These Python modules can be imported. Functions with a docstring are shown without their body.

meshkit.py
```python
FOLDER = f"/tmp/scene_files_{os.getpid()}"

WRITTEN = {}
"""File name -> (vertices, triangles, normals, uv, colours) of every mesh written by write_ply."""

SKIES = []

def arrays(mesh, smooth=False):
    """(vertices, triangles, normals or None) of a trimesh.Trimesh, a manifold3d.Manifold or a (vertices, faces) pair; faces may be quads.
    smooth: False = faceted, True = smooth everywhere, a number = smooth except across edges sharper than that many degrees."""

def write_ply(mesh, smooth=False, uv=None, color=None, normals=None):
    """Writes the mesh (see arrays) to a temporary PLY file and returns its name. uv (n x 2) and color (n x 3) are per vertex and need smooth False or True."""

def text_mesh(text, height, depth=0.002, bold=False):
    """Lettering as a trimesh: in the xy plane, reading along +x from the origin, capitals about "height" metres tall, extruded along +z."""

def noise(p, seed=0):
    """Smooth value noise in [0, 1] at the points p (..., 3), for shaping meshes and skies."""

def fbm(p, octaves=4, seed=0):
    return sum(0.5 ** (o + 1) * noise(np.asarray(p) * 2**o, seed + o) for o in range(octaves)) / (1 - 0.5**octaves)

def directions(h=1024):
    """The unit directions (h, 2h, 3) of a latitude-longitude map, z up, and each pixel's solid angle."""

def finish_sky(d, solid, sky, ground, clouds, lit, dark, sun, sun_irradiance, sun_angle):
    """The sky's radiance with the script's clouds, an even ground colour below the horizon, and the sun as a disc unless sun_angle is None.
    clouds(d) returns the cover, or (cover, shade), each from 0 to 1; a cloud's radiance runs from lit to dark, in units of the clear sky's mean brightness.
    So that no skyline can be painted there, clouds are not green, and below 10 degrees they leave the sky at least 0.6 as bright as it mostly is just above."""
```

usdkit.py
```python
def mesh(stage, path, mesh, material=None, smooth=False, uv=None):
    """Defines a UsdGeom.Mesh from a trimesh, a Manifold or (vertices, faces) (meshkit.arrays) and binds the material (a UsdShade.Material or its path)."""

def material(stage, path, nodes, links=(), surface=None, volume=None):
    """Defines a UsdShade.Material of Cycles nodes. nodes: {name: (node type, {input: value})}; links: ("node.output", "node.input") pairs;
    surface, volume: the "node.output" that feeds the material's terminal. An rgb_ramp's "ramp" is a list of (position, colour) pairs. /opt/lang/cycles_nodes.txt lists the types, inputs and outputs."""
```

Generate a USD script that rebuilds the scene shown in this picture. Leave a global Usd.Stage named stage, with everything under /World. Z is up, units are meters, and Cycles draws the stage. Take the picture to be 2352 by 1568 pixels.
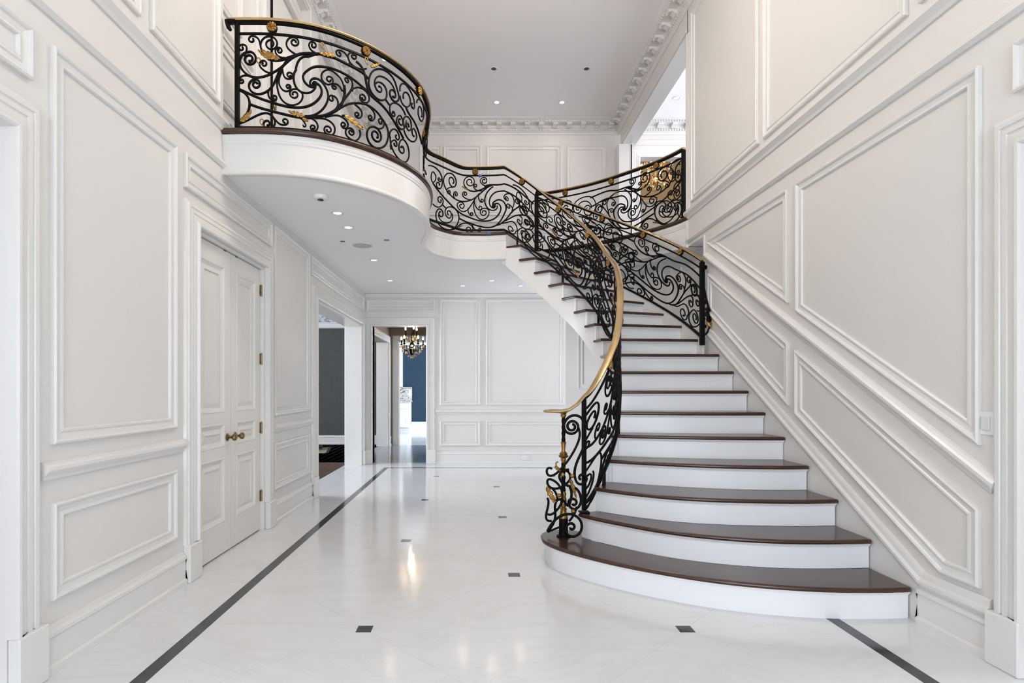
import math, random
import numpy as np, trimesh, usdkit, meshkit
from scipy.interpolate import CubicSpline, PchipInterpolator
from shapely.geometry import Polygon, box as shapely_box
from shapely.ops import unary_union, triangulate
from shapely import affinity
from pxr import Usd, UsdGeom, UsdLux, UsdShade, Gf, Sdf, Vt

random.seed(4); rng = np.random.default_rng(4)
stage = Usd.Stage.CreateInMemory()
UsdGeom.SetStageUpAxis(stage, 'Z'); UsdGeom.SetStageMetersPerUnit(stage, 1.0)
UsdGeom.Xform.Define(stage, '/World')

# ------------------------------------------------------------------ camera, sky, big lights, exposure
F, CX, CY, H = 1262.0, 1095.7, 893.5, 1.30            # pixels of the 2352 x 1568 frame; eye height
cam = UsdGeom.Camera.Define(stage, '/World/camera')
cam.AddTranslateOp().Set(Gf.Vec3d(0, 0, H)); cam.AddRotateXOp().Set(90.0)
cam.CreateHorizontalApertureAttr(36.0); cam.CreateVerticalApertureAttr(24.0)
cam.CreateFocalLengthAttr(36.0 * F / 2352)
cam.CreateHorizontalApertureOffsetAttr((1176 - CX) * 36 / 2352)
cam.CreateVerticalApertureOffsetAttr((CY - 784) * 36 / 2352)
cam.CreateClippingRangeAttr(Gf.Vec2f(0.05, 500)); cam.CreateFStopAttr(0.0)
EXPOSURE = 0.22
cam.CreateExposureAttr(EXPOSURE)

def rect_light(name, loc, rot, w, h, col, inten):
    l = UsdLux.RectLight.Define(stage, '/World/' + name)
    l.AddTranslateOp().Set(Gf.Vec3d(*loc)); l.AddRotateXYZOp().Set(Gf.Vec3f(*rot))
    l.CreateWidthAttr(w); l.CreateHeightAttr(h); l.CreateColorAttr(Gf.Vec3f(*col)); l.CreateIntensityAttr(inten)
    return l
dome = UsdLux.DomeLight.Define(stage, '/World/sky'); dome.CreateColorAttr(Gf.Vec3f(.86, .93, 1.0)); dome.CreateIntensityAttr(0.6)
COOL, DAY, WARM = (.83, .905, 1.0), (1.0, .985, .96), (1.0, .84, .64)
# daylight entering through the glazed entrance behind the camera
rect_light('entrance_daylight', (.25, -4.1, 1.65), (90, 0, 0), 3.6, 3.1, COOL, 4.5)
# daylight of the neighbouring rooms' windows
rect_light('dining_window_daylight', (-6.9, 7.7, 1.9), (0, -90, 0), 3.0, 3.2, COOL, 13.0)
rect_light('kitchen_window_daylight', (2.2, 15.4, 1.7), (0, 90, 0), 2.2, 3.2, COOL, 16.0)
rect_light('hall_window_daylight', (6.3, 8.2, 4.7), (0, 90, 0), 2.2, 2.0, (.86, .88, 1.0), 9.0)
rect_light('study_window_daylight', (-5.4, 1.6, 1.6), (0, -90, 0), 2.0, 2.4, COOL, 4.0)
rect_light('parlour_window_daylight', (5.9, 1.6, 1.6), (0, 90, 0), 2.0, 2.4, COOL, 4.0)
# the hall's own big hanging lamp, high above the picture
for i, (x, y) in enumerate(((.0, 3.9), (.5, 4.1))):
    l = UsdLux.SphereLight.Define(stage, '/World/hanging_lamp_glow' + ('', '_001')[i]); l.AddTranslateOp().Set(Gf.Vec3d(x, y, 4.85)); l.CreateRadiusAttr(.18); l.CreateIntensityAttr(35.0); l.CreateColorAttr(Gf.Vec3f(1, .885, .76))

# ------------------------------------------------------------------ helpers
def sbox(x0, x1, y0, y1): return shapely_box(x0, y0, x1, y1)
def P(*k): return np.array(k, float)
_used = {}
def numbered(base):
    n = _used.get(base, -1) + 1; _used[base] = n
    return base if n == 0 else '%s_%03d' % (base, n)
def tag(p, label=None, cat=None, group=None, kind=None):
    for k, v in (('label', label), ('category', cat), ('group', group), ('kind', kind)):
        if v: p.SetCustomDataByKey(k, v)
    return p
def thing(name, label, cat=None, loc=(0, 0, 0), rz=0, group=None, kind=None):
    x = UsdGeom.Xform.Define(stage, numbered('/World/' + name))
    if any(loc): x.AddTranslateOp().Set(Gf.Vec3d(*map(float, loc)))
    if rz: x.AddRotateZOp().Set(float(rz))
    return tag(x.GetPrim(), label, cat, group, kind)
def struct(name, label): return thing(name, label, kind='structure')
def obj(name, m, mat, parent, smooth=False, label=None, kind=None):
    path = numbered(str(parent.GetPath()) + '/' + name)
    if isinstance(m, list): m = cat(m)
    p = usdkit.mesh(stage, path, m, MAT[mat], smooth).GetPrim()
    return tag(p, label, kind=kind)
def dup(root, loc, label, rz=0):
    was = root.GetCustomData()
    r = thing(root.GetName().rstrip('0123456789').rstrip('_'), label, was['category'], loc, rz, was.get('group'))
    r.GetReferences().AddInternalReference(root.GetPath()); r.SetInstanceable(True)
    return r
def cat(ms):
    vs, fs, n = [], [], 0
    for m in ms:
        v, f = (m if isinstance(m, tuple) else (np.asarray(m.vertices), np.asarray(m.faces)))
        v = np.asarray(v, float); f = np.asarray(f, int)
        if f.shape[1] == 4: f = np.vstack([f[:, [0, 1, 2]], f[:, [0, 2, 3]]])
        vs.append(v); fs.append(f + n); n += len(v)
    return np.vstack(vs), np.vstack(fs)
def bx(x0, x1, y0, y1, z0, z1):
    m = trimesh.creation.box([x1 - x0, y1 - y0, z1 - z0]); m.apply_translation([(x0 + x1) / 2, (y0 + y1) / 2, (z0 + z1) / 2])
    return np.array(m.vertices), np.array(m.faces)
def bbox(x0, x1, y0, y1, z0, z1, b=.004):
    """box with its edges chamfered"""
    x0, x1, y0, y1, z0, z1 = min(x0, x1), max(x0, x1), min(y0, y1), max(y0, y1), min(z0, z1), max(z0, z1)
    c, h = P(x0 + x1, y0 + y1, z0 + z1) / 2, P(x1 - x0, y1 - y0, z1 - z0) / 2
    b = min(b, h.min() * .8); pts = []
    for s in np.ndindex(2, 2, 2):
        s = np.array(s) * 2 - 1
        for k in range(3):
            q = h - b; q = q.copy(); q[k] = h[k]; pts.append(c + s * q)
    m = trimesh.convex.convex_hull(np.array(pts))
    return np.array(m.vertices), np.array(m.faces)
def prism(poly, z0, z1):
    ms = [trimesh.creation.extrude_polygon(g, z1 - z0, engine='earcut') for g in getattr(poly, 'geoms', [poly]) if g.area > 1e-7]
    v, f = cat(ms); v[:, 2] += z0
    return v, f
def lathe(prof, n=20, c=(0, 0, 0)):
    prof = np.array(prof, float); a = np.arange(n) * 2 * np.pi / n
    v = np.stack([prof[:, None, 0] * np.cos(a), prof[:, None, 0] * np.sin(a), np.broadcast_to(prof[:, None, 1], (len(prof), n))], -1).reshape(-1, 3) + np.array(c)
    f = []
    for i in range(len(prof) - 1):
        for j in range(n):
            k = (j + 1) % n; f.append([i * n + j, i * n + k, (i + 1) * n + k, (i + 1) * n + j])
    return v, np.array(f)
def grid_faces(nr, nc, wrap=False):
    f = []
    for i in range(nr - 1):
        for j in range(nc if wrap else nc - 1):
            k = (j + 1) % nc; f.append([i * nc + j, i * nc + k, (i + 1) * nc + k, (i + 1) * nc + j])
    return np.array(f)
def loft(rings, caps=True):
    """rings (n, k, 3): closed cross sections along a path"""
    rings = np.asarray(rings, float); n, k = rings.shape[:2]
    v = rings.reshape(-1, 3); f = grid_faces(n, k, True)
    if caps:
        c0, c1 = len(v), len(v) + 1
        v = np.vstack([v, rings[0].mean(0), rings[-1].mean(0)])
        a = np.arange(k); b = (a + 1) % k; e = (n - 1) * k
        f = np.vstack([f[:, [0, 1, 2]], f[:, [0, 2, 3]], np.stack([a * 0 + c0, b, a], 1), np.stack([a * 0 + c1, e + a, e + b], 1)])
    return v, f
def tube(pts, r, sides=7, flat=None):
    p = np.asarray(pts, float); t = np.gradient(p, axis=0); t /= np.linalg.norm(t, axis=1, keepdims=True) + 1e-12
    n = np.cross(t[0], [0.3, 0.2, 1.0] if abs(t[0][2]) < .9 else [1.0, .1, 0]); n /= np.linalg.norm(n); ns = []
    for i in range(len(p)):
        n = n - t[i] * (n @ t[i]); n /= np.linalg.norm(n) + 1e-12; ns.append(n)
    ns = np.array(ns); b = np.cross(t, ns); a = np.arange(sides) * 2 * np.pi / sides
    r = np.broadcast_to(r, (len(p),))[:, None, None]
    return loft(p[:, None] + r * (np.cos(a)[None, :, None] * ns[:, None] + np.sin(a)[None, :, None] * b[:, None]))
def along(pts, nrm, prof):
    """a bar swept along a path, upright: prof = closed list of (offset along nrm, offset up)"""
    pts, nrm = np.asarray(pts, float), np.asarray(nrm, float)
    return loft([[p + P(n[0] * a, n[1] * a, h) for a, h in prof] for p, n in zip(pts, nrm)])
def rectprof(w, h0, h1, b=.003): return [(-w / 2 + b, h0), (w / 2 - b, h0), (w / 2, h0 + b), (w / 2, h1 - b), (w / 2 - b, h1), (-w / 2 + b, h1), (-w / 2, h1 - b), (-w / 2, h0 + b)]
def smooth_curve(pts, n=200):
    p = np.asarray(pts, float); d = np.r_[0, np.cumsum(np.linalg.norm(np.diff(p, axis=0), axis=1))]
    q = CubicSpline(d, p)(np.linspace(0, d[-1], n))
    return q
def resample(p, step):
    d = np.r_[0, np.cumsum(np.linalg.norm(np.diff(p, axis=0), axis=1))]; n = max(2, int(round(d[-1] / step)) + 1)
    s = np.linspace(0, d[-1], n); return np.stack([np.interp(s, d, p[:, k]) for k in range(p.shape[1])], 1)
def normals2(p):
    t = np.gradient(np.asarray(p)[:, :2], axis=0); t /= np.linalg.norm(t, axis=1, keepdims=True) + 1e-12
    return np.stack([-t[:, 1], t[:, 0]], 1)

# ------------------------------------------------------------------ materials
MAT = {}
def mat(name, col, rough=.5, metal=0, bump=0, bscale=40, var=0, vscale=2, spec=.5, coat=0, emis=0, ecol=None):
    n = {'p': ('principled_bsdf', dict(base_color=col, roughness=rough, metallic=metal, specular_ior_level=spec, coat_weight=coat, coat_roughness=.08))}
    L = []
    if emis: n['p'][1].update(emission_color=ecol or col, emission_strength=emis)
    if bump or var: n['g'] = ('geometry', {})
    if bump:
        n['bn'] = ('noise_texture', dict(scale=bscale, detail=4)); n['bb'] = ('bump', dict(strength=bump, distance=.004))
        L += [('g.position', 'bn.vector'), ('bn.fac', 'bb.height'), ('bb.normal', 'p.normal')]
    if var:
        c = np.array(col)
        n['vn'] = ('noise_texture', dict(scale=vscale, detail=5, roughness=.6)); n['vr'] = ('rgb_ramp', dict(ramp=[(.3, tuple(c * (1 - var))), (.7, tuple(np.minimum(c * (1 + var), 1)))]))
        L += [('g.position', 'vn.vector'), ('vn.fac', 'vr.fac'), ('vr.color', 'p.base_color')]
    MAT[name] = usdkit.material(stage, '/World/Looks/' + name, n, L, surface='p.BSDF')
mat('wall_paint', (.745, .725, .70), .42, bump=.05, bscale=90)
mat('trim_paint', (.765, .75, .73), .28, bump=.03, bscale=60)
mat('ceiling_paint', (.93, .915, .92), .7)
mat('riser_paint', (.89, .895, .91), .3)
mat('door_paint', (.77, .755, .715), .32)
mat('iron', (.0035, .0028, .0026), .5, 0, bump=.2, bscale=120, spec=.12)
mat('brass', (.66, .48, .25), .27, 1.0, var=.12, vscale=6)
mat('gilding', (.36, .205, .06), .38, 1.0, bump=.5, bscale=160, var=.45, vscale=60)
mat('aged_brass', (.24, .17, .085), .36, .9, var=.25, vscale=40)
mat('black_marble', (.035, .036, .04), .12, var=.35, vscale=14)
mat('bulb', (1, .8, .5), .3, emis=26, ecol=(1.0, .74, .42))
mat('lamp_lens', (1, .93, .8), .3, emis=3.5, ecol=(1.0, .90, .76))
mat('dark_lens', (.02, .02, .025), .15)
mat('grille', (.55, .55, .57), .8, bump=.4, bscale=500)
mat('blue_tape', (.02, .08, .33), .5)
mat('charcoal_wallpaper', (.066, .072, .071), .75, bump=.2, bscale=70, var=.12, vscale=8)
mat('blue_wallpaper', (.007, .030, .062), .7, bump=.2, bscale=60, var=.1, vscale=6)
mat('yellow_wall', (.60, .44, .23), .55, var=.06)
mat('taupe_wall', (.27, .20, .15), .5)
mat('dark_wood_ceiling', (.02, .009, .005), .5)
mat('cabinet_paint', (.78, .80, .79), .35)
mat('paper', (.33, .25, .17), .85)
mat('cord_rubber', (.01, .01, .01), .5)
mat('stone_floor', (.62, .66, .70), .10, var=.08, vscale=3)
mat('plastic_white', (.82, .82, .84), .3)
mat('crystal', (.85, .66, .42), .05, .25, spec=1.0)
mat('grout', (.72, .715, .70), .5)
def graph(name, nodes, links): MAT[name] = usdkit.material(stage, '/World/Looks/' + name, nodes, links, surface='p.BSDF')
graph('white_marble', {'g': ('geometry', {}), 'm': ('mapping', dict(scale=(.55, 1.6, 1), rotation=(0, 0, .5))), 'n': ('noise_texture', dict(scale=1.5, detail=7, roughness=.6, distortion=1.6)),
  'r': ('rgb_ramp', dict(ramp=[(.0, (.745, .75, .755)), (.44, (.765, .77, .78)), (.5, (.735, .735, .735)), (.535, (.765, .77, .78)), (1, (.775, .78, .79))])),
  'p': ('principled_bsdf', dict(roughness=.12, specular_ior_level=.55))}, [('g.position', 'm.vector'), ('m.vector', 'n.vector'), ('n.fac', 'r.fac'), ('r.color', 'p.base_color')])
def wood(name, a, b, rough, sc=(1.2, 16, 16), coat=.35):
    graph(name, {'g': ('geometry', {}), 'm': ('mapping', dict(scale=sc)), 'n': ('noise_texture', dict(scale=2.2, detail=6, roughness=.62, distortion=.6)),
      'r': ('rgb_ramp', dict(ramp=[(.3, a), (.68, b)])), 'p': ('principled_bsdf', dict(roughness=rough, coat_weight=coat, coat_roughness=.12))},
      [('g.position', 'm.vector'), ('m.vector', 'n.vector'), ('n.fac', 'r.fac'), ('r.color', 'p.base_color')])
wood('walnut', (.030, .011, .0055), (.070, .027, .013), .28, coat=.2)
wood('dark_parquet', (.06, .026, .014), (.17, .075, .038), .22, (10, 1.2, 10))
wood('grey_floor', (.16, .165, .18), (.30, .31, .33), .16, (1.3, 9, 9))
graph('veined_marble', {'g': ('geometry', {}), 'm': ('mapping', dict(rotation=(0, .7, 0), scale=(1, 1, 2.6))), 'n': ('noise_texture', dict(scale=2.6, detail=6, distortion=2.2)),
  'r': ('rgb_ramp', dict(ramp=[(.36, (.10, .09, .085)), (.46, (.75, .73, .70)), (.54, (.28, .25, .23)), (.6, (.80, .78, .75))])), 'p': ('principled_bsdf', dict(roughness=.1))},
  [('g.position', 'm.vector'), ('m.vector', 'n.vector'), ('n.fac', 'r.fac'), ('r.color', 'p.base_color')])
graph('damask', {'g': ('geometry', {}), 'n': ('noise_texture', dict(scale=5, detail=3, distortion=3.2)), 'w': ('voronoi_texture', dict(scale=2.1)), 'a': ('math', dict(math_type='multiply', value2=1.0)),
  'r': ('rgb_ramp', dict(ramp=[(.43, (.27, .29, .34)), (.47, (.55, .58, .66))])), 'p': ('principled_bsdf', dict(roughness=.5))},
  [('g.position', 'n.vector'), ('n.fac', 'r.fac'), ('r.color', 'p.base_color')])

# ------------------------------------------------------------------ the room in plan
XL, XR, YB, YF = -1.968, 2.473, 9.60, -4.3
Z2, ZC, ZU = 3.31, 2.97, 5.95          # upper floor, lower ceiling, upper ceiling
RIS = Z2 / 18
CEN = P(.03, 5.74)                      # the stair winds about this point
def polar(r, deg): return CEN + r * P(math.cos(math.radians(deg)), math.sin(math.radians(deg)))
class Wall:
    """a wall plane: (u, z, d) -> world; d points into the room"""
    def __init__(s, fn): s.fn = fn
    def __call__(s, u, z, d=0.0): return np.array(s.fn(u, z, d), float)
WL = Wall(lambda u, z, d: (XL + d, u, z)); WR = Wall(lambda u, z, d: (XR - d, u, z)); WB = Wall(lambda u, z, d: (u, YB - d, z))
def wall_slab(W, poly, thick=.14):
    v, f = prism(poly, -thick, 0)
    return np.array([W(a, b, c) for a, b, c in v]), f
PANEL = [(0, 0), (0, .020), (.010, .026), (.020, .021), (.026, .012), (.050, .008), (.056, .014), (.066, .015), (.072, .009), (.074, 0)]
PANEL_S = [(0, 0), (0, .016), (.008, .02), (.016, .016), (.022, .009), (.038, .006), (.044, .010), (.052, .010), (.056, 0)]
CASING = [(0, 0), (0, .040), (.010, .046), (.024, .046), (.034, .030), (.062, .030), (.066, .024), (.074, .024), (.078, .030), (.098, .030), (.102, .024), (.110, .024), (.114, .030), (.134, .030), (.142, .020), (.152, .018), (.158, 0)]
RAILP = [(0, 0), (0, .012), (.016, .016), (.030, .030), (.044, .040), (.060, .040), (.070, .030), (.080, .014), (.084, 0)]
BASEP = [(0, 0), (0, .034), (.030, .034), (.040, .022), (.160, .022), (.168, .030), (.184, .028), (.194, .014), (.210, .010), (.214, 0)]
def mould(W, pts, prof, closed=True):
    """a moulding with mitred corners; the profile's first figure runs inward (to the left of the path)"""
    p = np.array(pts, float)
    if closed and np.sum(p[:, 0] * np.roll(p[:, 1], -1) - p[:, 1] * np.roll(p[:, 0], -1)) < 0: p = p[::-1]
    n = len(p); rings = []
    for i in range(n):
        a, b, c = p[i - 1], p[i], p[(i + 1) % n]
        d1, d2 = (b - a), (c - b)
        if not closed and i == 0: d1 = d2
        if not closed and i == n - 1: d2 = d1
        d1 = d1 / np.linalg.norm(d1); d2 = d2 / np.linalg.norm(d2); n1, n2 = P(-d1[1], d1[0]), P(-d2[1], d2[0])
        m = (n1 + n2) / (1 + n1 @ n2)
        rings.append([W(*(b + m * w), d) for w, d in prof])
    if closed: rings.append(rings[0])
    return loft(rings, caps=not closed)
def rect(u0, u1, z0, z1): return [(u0, z0), (u1, z0), (u1, z1), (u0, z1)]
def panel(parent, W, pts, prof=PANEL, name='panel_moulding', m='trim_paint'): return obj(name, mould(W, pts, prof), m, parent)
def run(parent, W, pts, prof, name, m='trim_paint'): return obj(name, mould(W, pts, prof, False), m, parent)
def casing(parent, W, u0, u1, zt, plinth=True, clip=None):
    """door surround: two plinth blocks and a mitred architrave around the opening"""
    pz = .25 if plinth else 0
    # path runs round the opening with its left side away from the opening
    obj('architrave', mould(W, [(u1, pz), (u1, zt), (u0, zt), (u0, pz)][::-1], [(w, d) for w, d in CASING], False), 'trim_paint', parent)
    if plinth:
        for a, b in ((u0 - .166, u0 - .001), (u1 + .001, u1 + .166)):
            q = [W(a, 0, 0), W(b, .25, .052)]; obj('plinth_block', bbox(q[0][0], q[1][0], q[0][1], q[1][1], 0, .25, .006), 'trim_paint', parent)

def poly_holes(shell, holes=()): return Polygon(shell, [h for h in holes])
Rz = lambda u0, u1, z0, z1: [(u0, z0), (u1, z0), (u1, z1), (u0, z1)]
ZP0, ZP1, ZQ0, ZQ1 = 1.045, 2.885, .325, .775          # upper and lower panel heights
ZH0, ZH1 = 2.655, 2.885                                # panels over the doors
DT = 2.40                                              # head of the cased openings

# left wall
wl = struct('wall_left', 'tall white panelled wall on the left with double doors and a cased opening')
holes = [sbox(1.0, 2.30, 0, DT), sbox(3.84, 5.10, 0, 2.43), sbox(6.68, 9.40, 0, DT)]
shape = Polygon([(YF, 0), (YB, 0), (YB, 3.1), (4.26, 3.1), (4.26, ZU), (YF, ZU)])
for h in holes: shape = shape.difference(h)
obj('wall_surface', wall_slab(WL, shape, .30), 'wall_paint', wl)
panel(wl, WL, rect(2.53, 3.575, ZP0, ZP1)); panel(wl, WL, rect(2.53, 3.575, ZQ0, ZQ1))
panel(wl, WL, rect(1.1, 2.415, ZH0, ZH1)); panel(wl, WL, rect(3.68, 5.24, ZH0, ZH1))
panel(wl, WL, rect(5.30, 6.42, ZP0, ZP1)); panel(wl, WL, rect(5.30, 6.42, ZQ0, ZQ1))
panel(wl, WL, rect(6.50, 9.50, ZH0, ZH1))
for a, b in ((2.475, 3.665), (5.275, 6.51)): run(wl, WL, [(a, .885), (b, .885)], RAILP, 'chair_rail')
run(wl, WL, [(YF, 3.01), (4.26, 3.01)], [(0, 0), (0, .012), (.02, .03), (.035, .03), (.045, .012), (.06, .010), (.066, 0)], 'belt_moulding')
run(wl, WL, [(YF, 3.29), (4.26, 3.29)], [(0, 0), (0, .012), (.02, .022), (.05, .05), (.08, .05), (.092, .02), (.10, 0)], 'belt_moulding')
for a, b in ((3.30, 4.17), (1.5, 3.19)): panel(wl, WL, rect(a, b, 3.46, 5.62))
casing(wl, WL, 1.0, 2.30, DT); casing(wl, WL, 6.68, 9.40, DT)
b_l = struct('baseboard_left', 'moulded white baseboard along the left wall')
for a, b in ((2.47, 3.67), (5.27, 6.505)): obj('board', mould(WL, [(a, 0), (b, 0)], BASEP, False), 'trim_paint', b_l)

# back wall, lower
wb = struct('wall_back', 'white panelled wall at the far end of the hall with a cased doorway')
shape = sbox(-2.3, 4.6, 0, 3.2).difference(sbox(-1.823, -.887, 0, DT))
obj('wall_surface', wall_slab(WB, shape, .16), 'wall_paint', wb)
for a, b in ((-.646, .052), (.153, 1.529), (1.625, 2.7)):
    panel(wb, WB, rect(a, b, 1.02, 2.87)); panel(wb, WB, rect(a, b, .311, .75))
panel(wb, WB, rect(-1.93, -.745, ZH0, ZH1 - .02))
run(wb, WB, [(-.728, .865), (4.0, .865)], RAILP, 'chair_rail')
casing(wb, WB, -1.823, -.887, DT)
b_b = struct('baseboard_back', 'moulded white baseboard along the far wall')
obj('board', mould(WB, [(-.72, 0), (4.0, 0)], BASEP, False), 'trim_paint', b_b)
run(wb, WB, [(-1.95, 2.905), (3.9, 2.905)], [(0, 0), (0, .006), (.03, .012), (.06, .03), (.064, 0)], 'crown_moulding')

# right wall
wr = struct('wall_right', 'tall white panelled wall that follows the slope of the stairs')
shape = Polygon([(YF, 0), (5.97, 0), (5.97, ZC), (6.46, ZC), (6.46, ZU), (YF, ZU)]).difference(sbox(1.0, 2.46, 0, DT))
obj('wall_surface', wall_slab(WR, shape, .24), 'wall_paint', wr)
panel(wr, WR, [(4.24, 1.905), (2.69, 1.026), (2.69, 2.885), (4.24, 2.885)])
panel(wr, WR, [(5.88, 2.86), (4.355, 1.985), (4.355, 2.885), (5.85, 2.885)])
panel(wr, WR, [(5.86, 2.54), (5.86, 2.12), (4.345, 1.171), (4.345, 1.663)])
panel(wr, WR, [(4.25, 1.605), (4.25, 1.11), (2.915, .325), (2.69, .325), (2.69, .711)])
panel(wr, WR, rect(1.1, 2.52, ZH0, ZH1))
run(wr, WR, [(5.95, 2.70), (2.63, .80)], [(-w, d) for w, d in RAILP], 'chair_rail')
SK = [(5.95, 1.92), (3.05, .205), (2.63, .205)]
run(wr, WR, SK, [(-w, d) for w, d in [(0, 0), (0, .020), (.02, .034), (.035, .034), (.05, .022), (.075, .018), (.088, .012), (.09, 0)]], 'stair_moulding')
run(wr, WR, [(6.46, 3.01), (YF, 3.01)], [(-w, d) for w, d in [(0, 0), (0, .012), (.02, .03), (.035, .03), (.045, .012), (.06, .010), (.066, 0)]], 'belt_moulding')
run(wr, WR, [(6.46, 3.29), (YF, 3.29)], [(-w, d) for w, d in [(0, 0), (0, .012), (.02, .022), (.05, .05), (.08, .05), (.092, .02), (.10, 0)]], 'belt_moulding')
for a, b in ((4.80, 6.31), (3.15, 4.72), (1.5, 3.06)): panel(wr, WR, rect(a, b, 3.445, 5.62))
casing(wr, WR, 1.0, 2.46, DT)
run(wr, WR, [(6.455, 3.40), (6.455, 5.45)], [(-.005, 0), (-.005, .02), (.02, .022), (.03, .012), (.06, .012), (.07, .0)], 'jamb_moulding')
obj('end_trim', bbox(XR - .012, XR + .245, 5.955, 5.985, 0, ZC, .003), 'trim_paint', wr)
b_r = struct('baseboard_right', 'moulded white baseboard along the right wall beside the first step')
obj('board', mould(WR, [(3.06, 0), (2.63, 0)], [(-w, d) for w, d in BASEP], False), 'trim_paint', b_r)
obj('stair_skirt', wall_slab(WR, Polygon([(3.05, 0), (3.05, .22), (5.95, 1.93), (5.95, 0)]), -.014), 'trim_paint', b_r)

# the well's edge on the upper floor, from the left wall to the top of the stairs
EDGE_PTS = [(-1.99, 4.262), (-1.74, 4.255), (-1.58, 4.262), (-1.35, 4.305), (-1.145, 4.395), (-.99, 4.505), (-.82, 4.67), (-.69, 4.85), (-.57, 5.10), (-.505, 5.38), (-.495, 5.64), (-.53, 5.93),
            (-.585, 6.17), (-.612, 6.40), (-.59, 6.60), (-.525, 6.78), (-.40, 6.93)] + [tuple(polar(1.33, a)) for a in (103, 96, 89, 82, 75)]
EDGE = smooth_curve(EDGE_PTS, 160)
R_OUT = 2.43
def r_gal(a): u = min(1, max(0, (42 - a) / 25.5)); return R_OUT + .092 * u * u * (3 - 2 * u)
ARC = np.array([polar(r_gal(a), a) for a in np.linspace(70, 16.0, 44)])
void = Polygon(list(map(tuple, EDGE)) + list(map(tuple, ARC)) + [(XR, 6.44), (XR + 1.2, 6.44), (XR + 1.2, YF - 1), (-3.4, YF - 1), (-3.4, 4.262)])
slab = sbox(-3.4, 3.6, 3.9, YB).union(sbox(XR + .05, 4.6, 6.4, YB)).difference(void)
slab = slab.difference(sbox(-3.4, XL - .0, 3.0, 4.262))
fu = struct('floor_upper', 'upper floor with curved white edge and dark walnut nosing above the hall')
obj('ceiling_below', prism(slab, ZC, ZC + .02), 'ceiling_paint', fu)
obj('floor_deck', prism(slab, ZC + .02, Z2 - .03), 'wall_paint', fu)
obj('floorboards', prism(slab.buffer(.0), Z2 - .03, Z2), 'walnut', fu)
def edge_sweep(path, prof):
    n = -normals2(path)   # towards the well
    return along(np.c_[path, np.zeros(len(path))], n, prof)
FASCIA = [(-.03, ZC - .012), (.010, ZC - .012), (.018, ZC - .004), (.018, ZC + .008), (.010, ZC + .018), (.004, ZC + .03), (.004, Z2 - .115), (.010, Z2 - .105), (.010, Z2 - .09), (.016, Z2 - .08), (.018, Z2 - .045), (.014, Z2 - .04), (-.03, Z2 - .04)]
NOSE = [(-.08, Z2 - .038), (.030, Z2 - .038), (.040, Z2 - .028), (.042, Z2 - .012), (.036, Z2 - .002), (.028, Z2 + .002), (-.08, Z2 + .002)]
obj('fascia', edge_sweep(EDGE, FASCIA), 'trim_paint', fu, 30); obj('nosing', edge_sweep(EDGE, NOSE), 'walnut', fu, 40)
ARCX = np.vstack([ARC, [[XR - .1, 6.445], [XR, 6.45]]])
obj('fascia', edge_sweep(ARC, FASCIA), 'trim_paint', fu, 30); obj('nosing', edge_sweep(ARC, NOSE), 'walnut', fu, 40)

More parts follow.
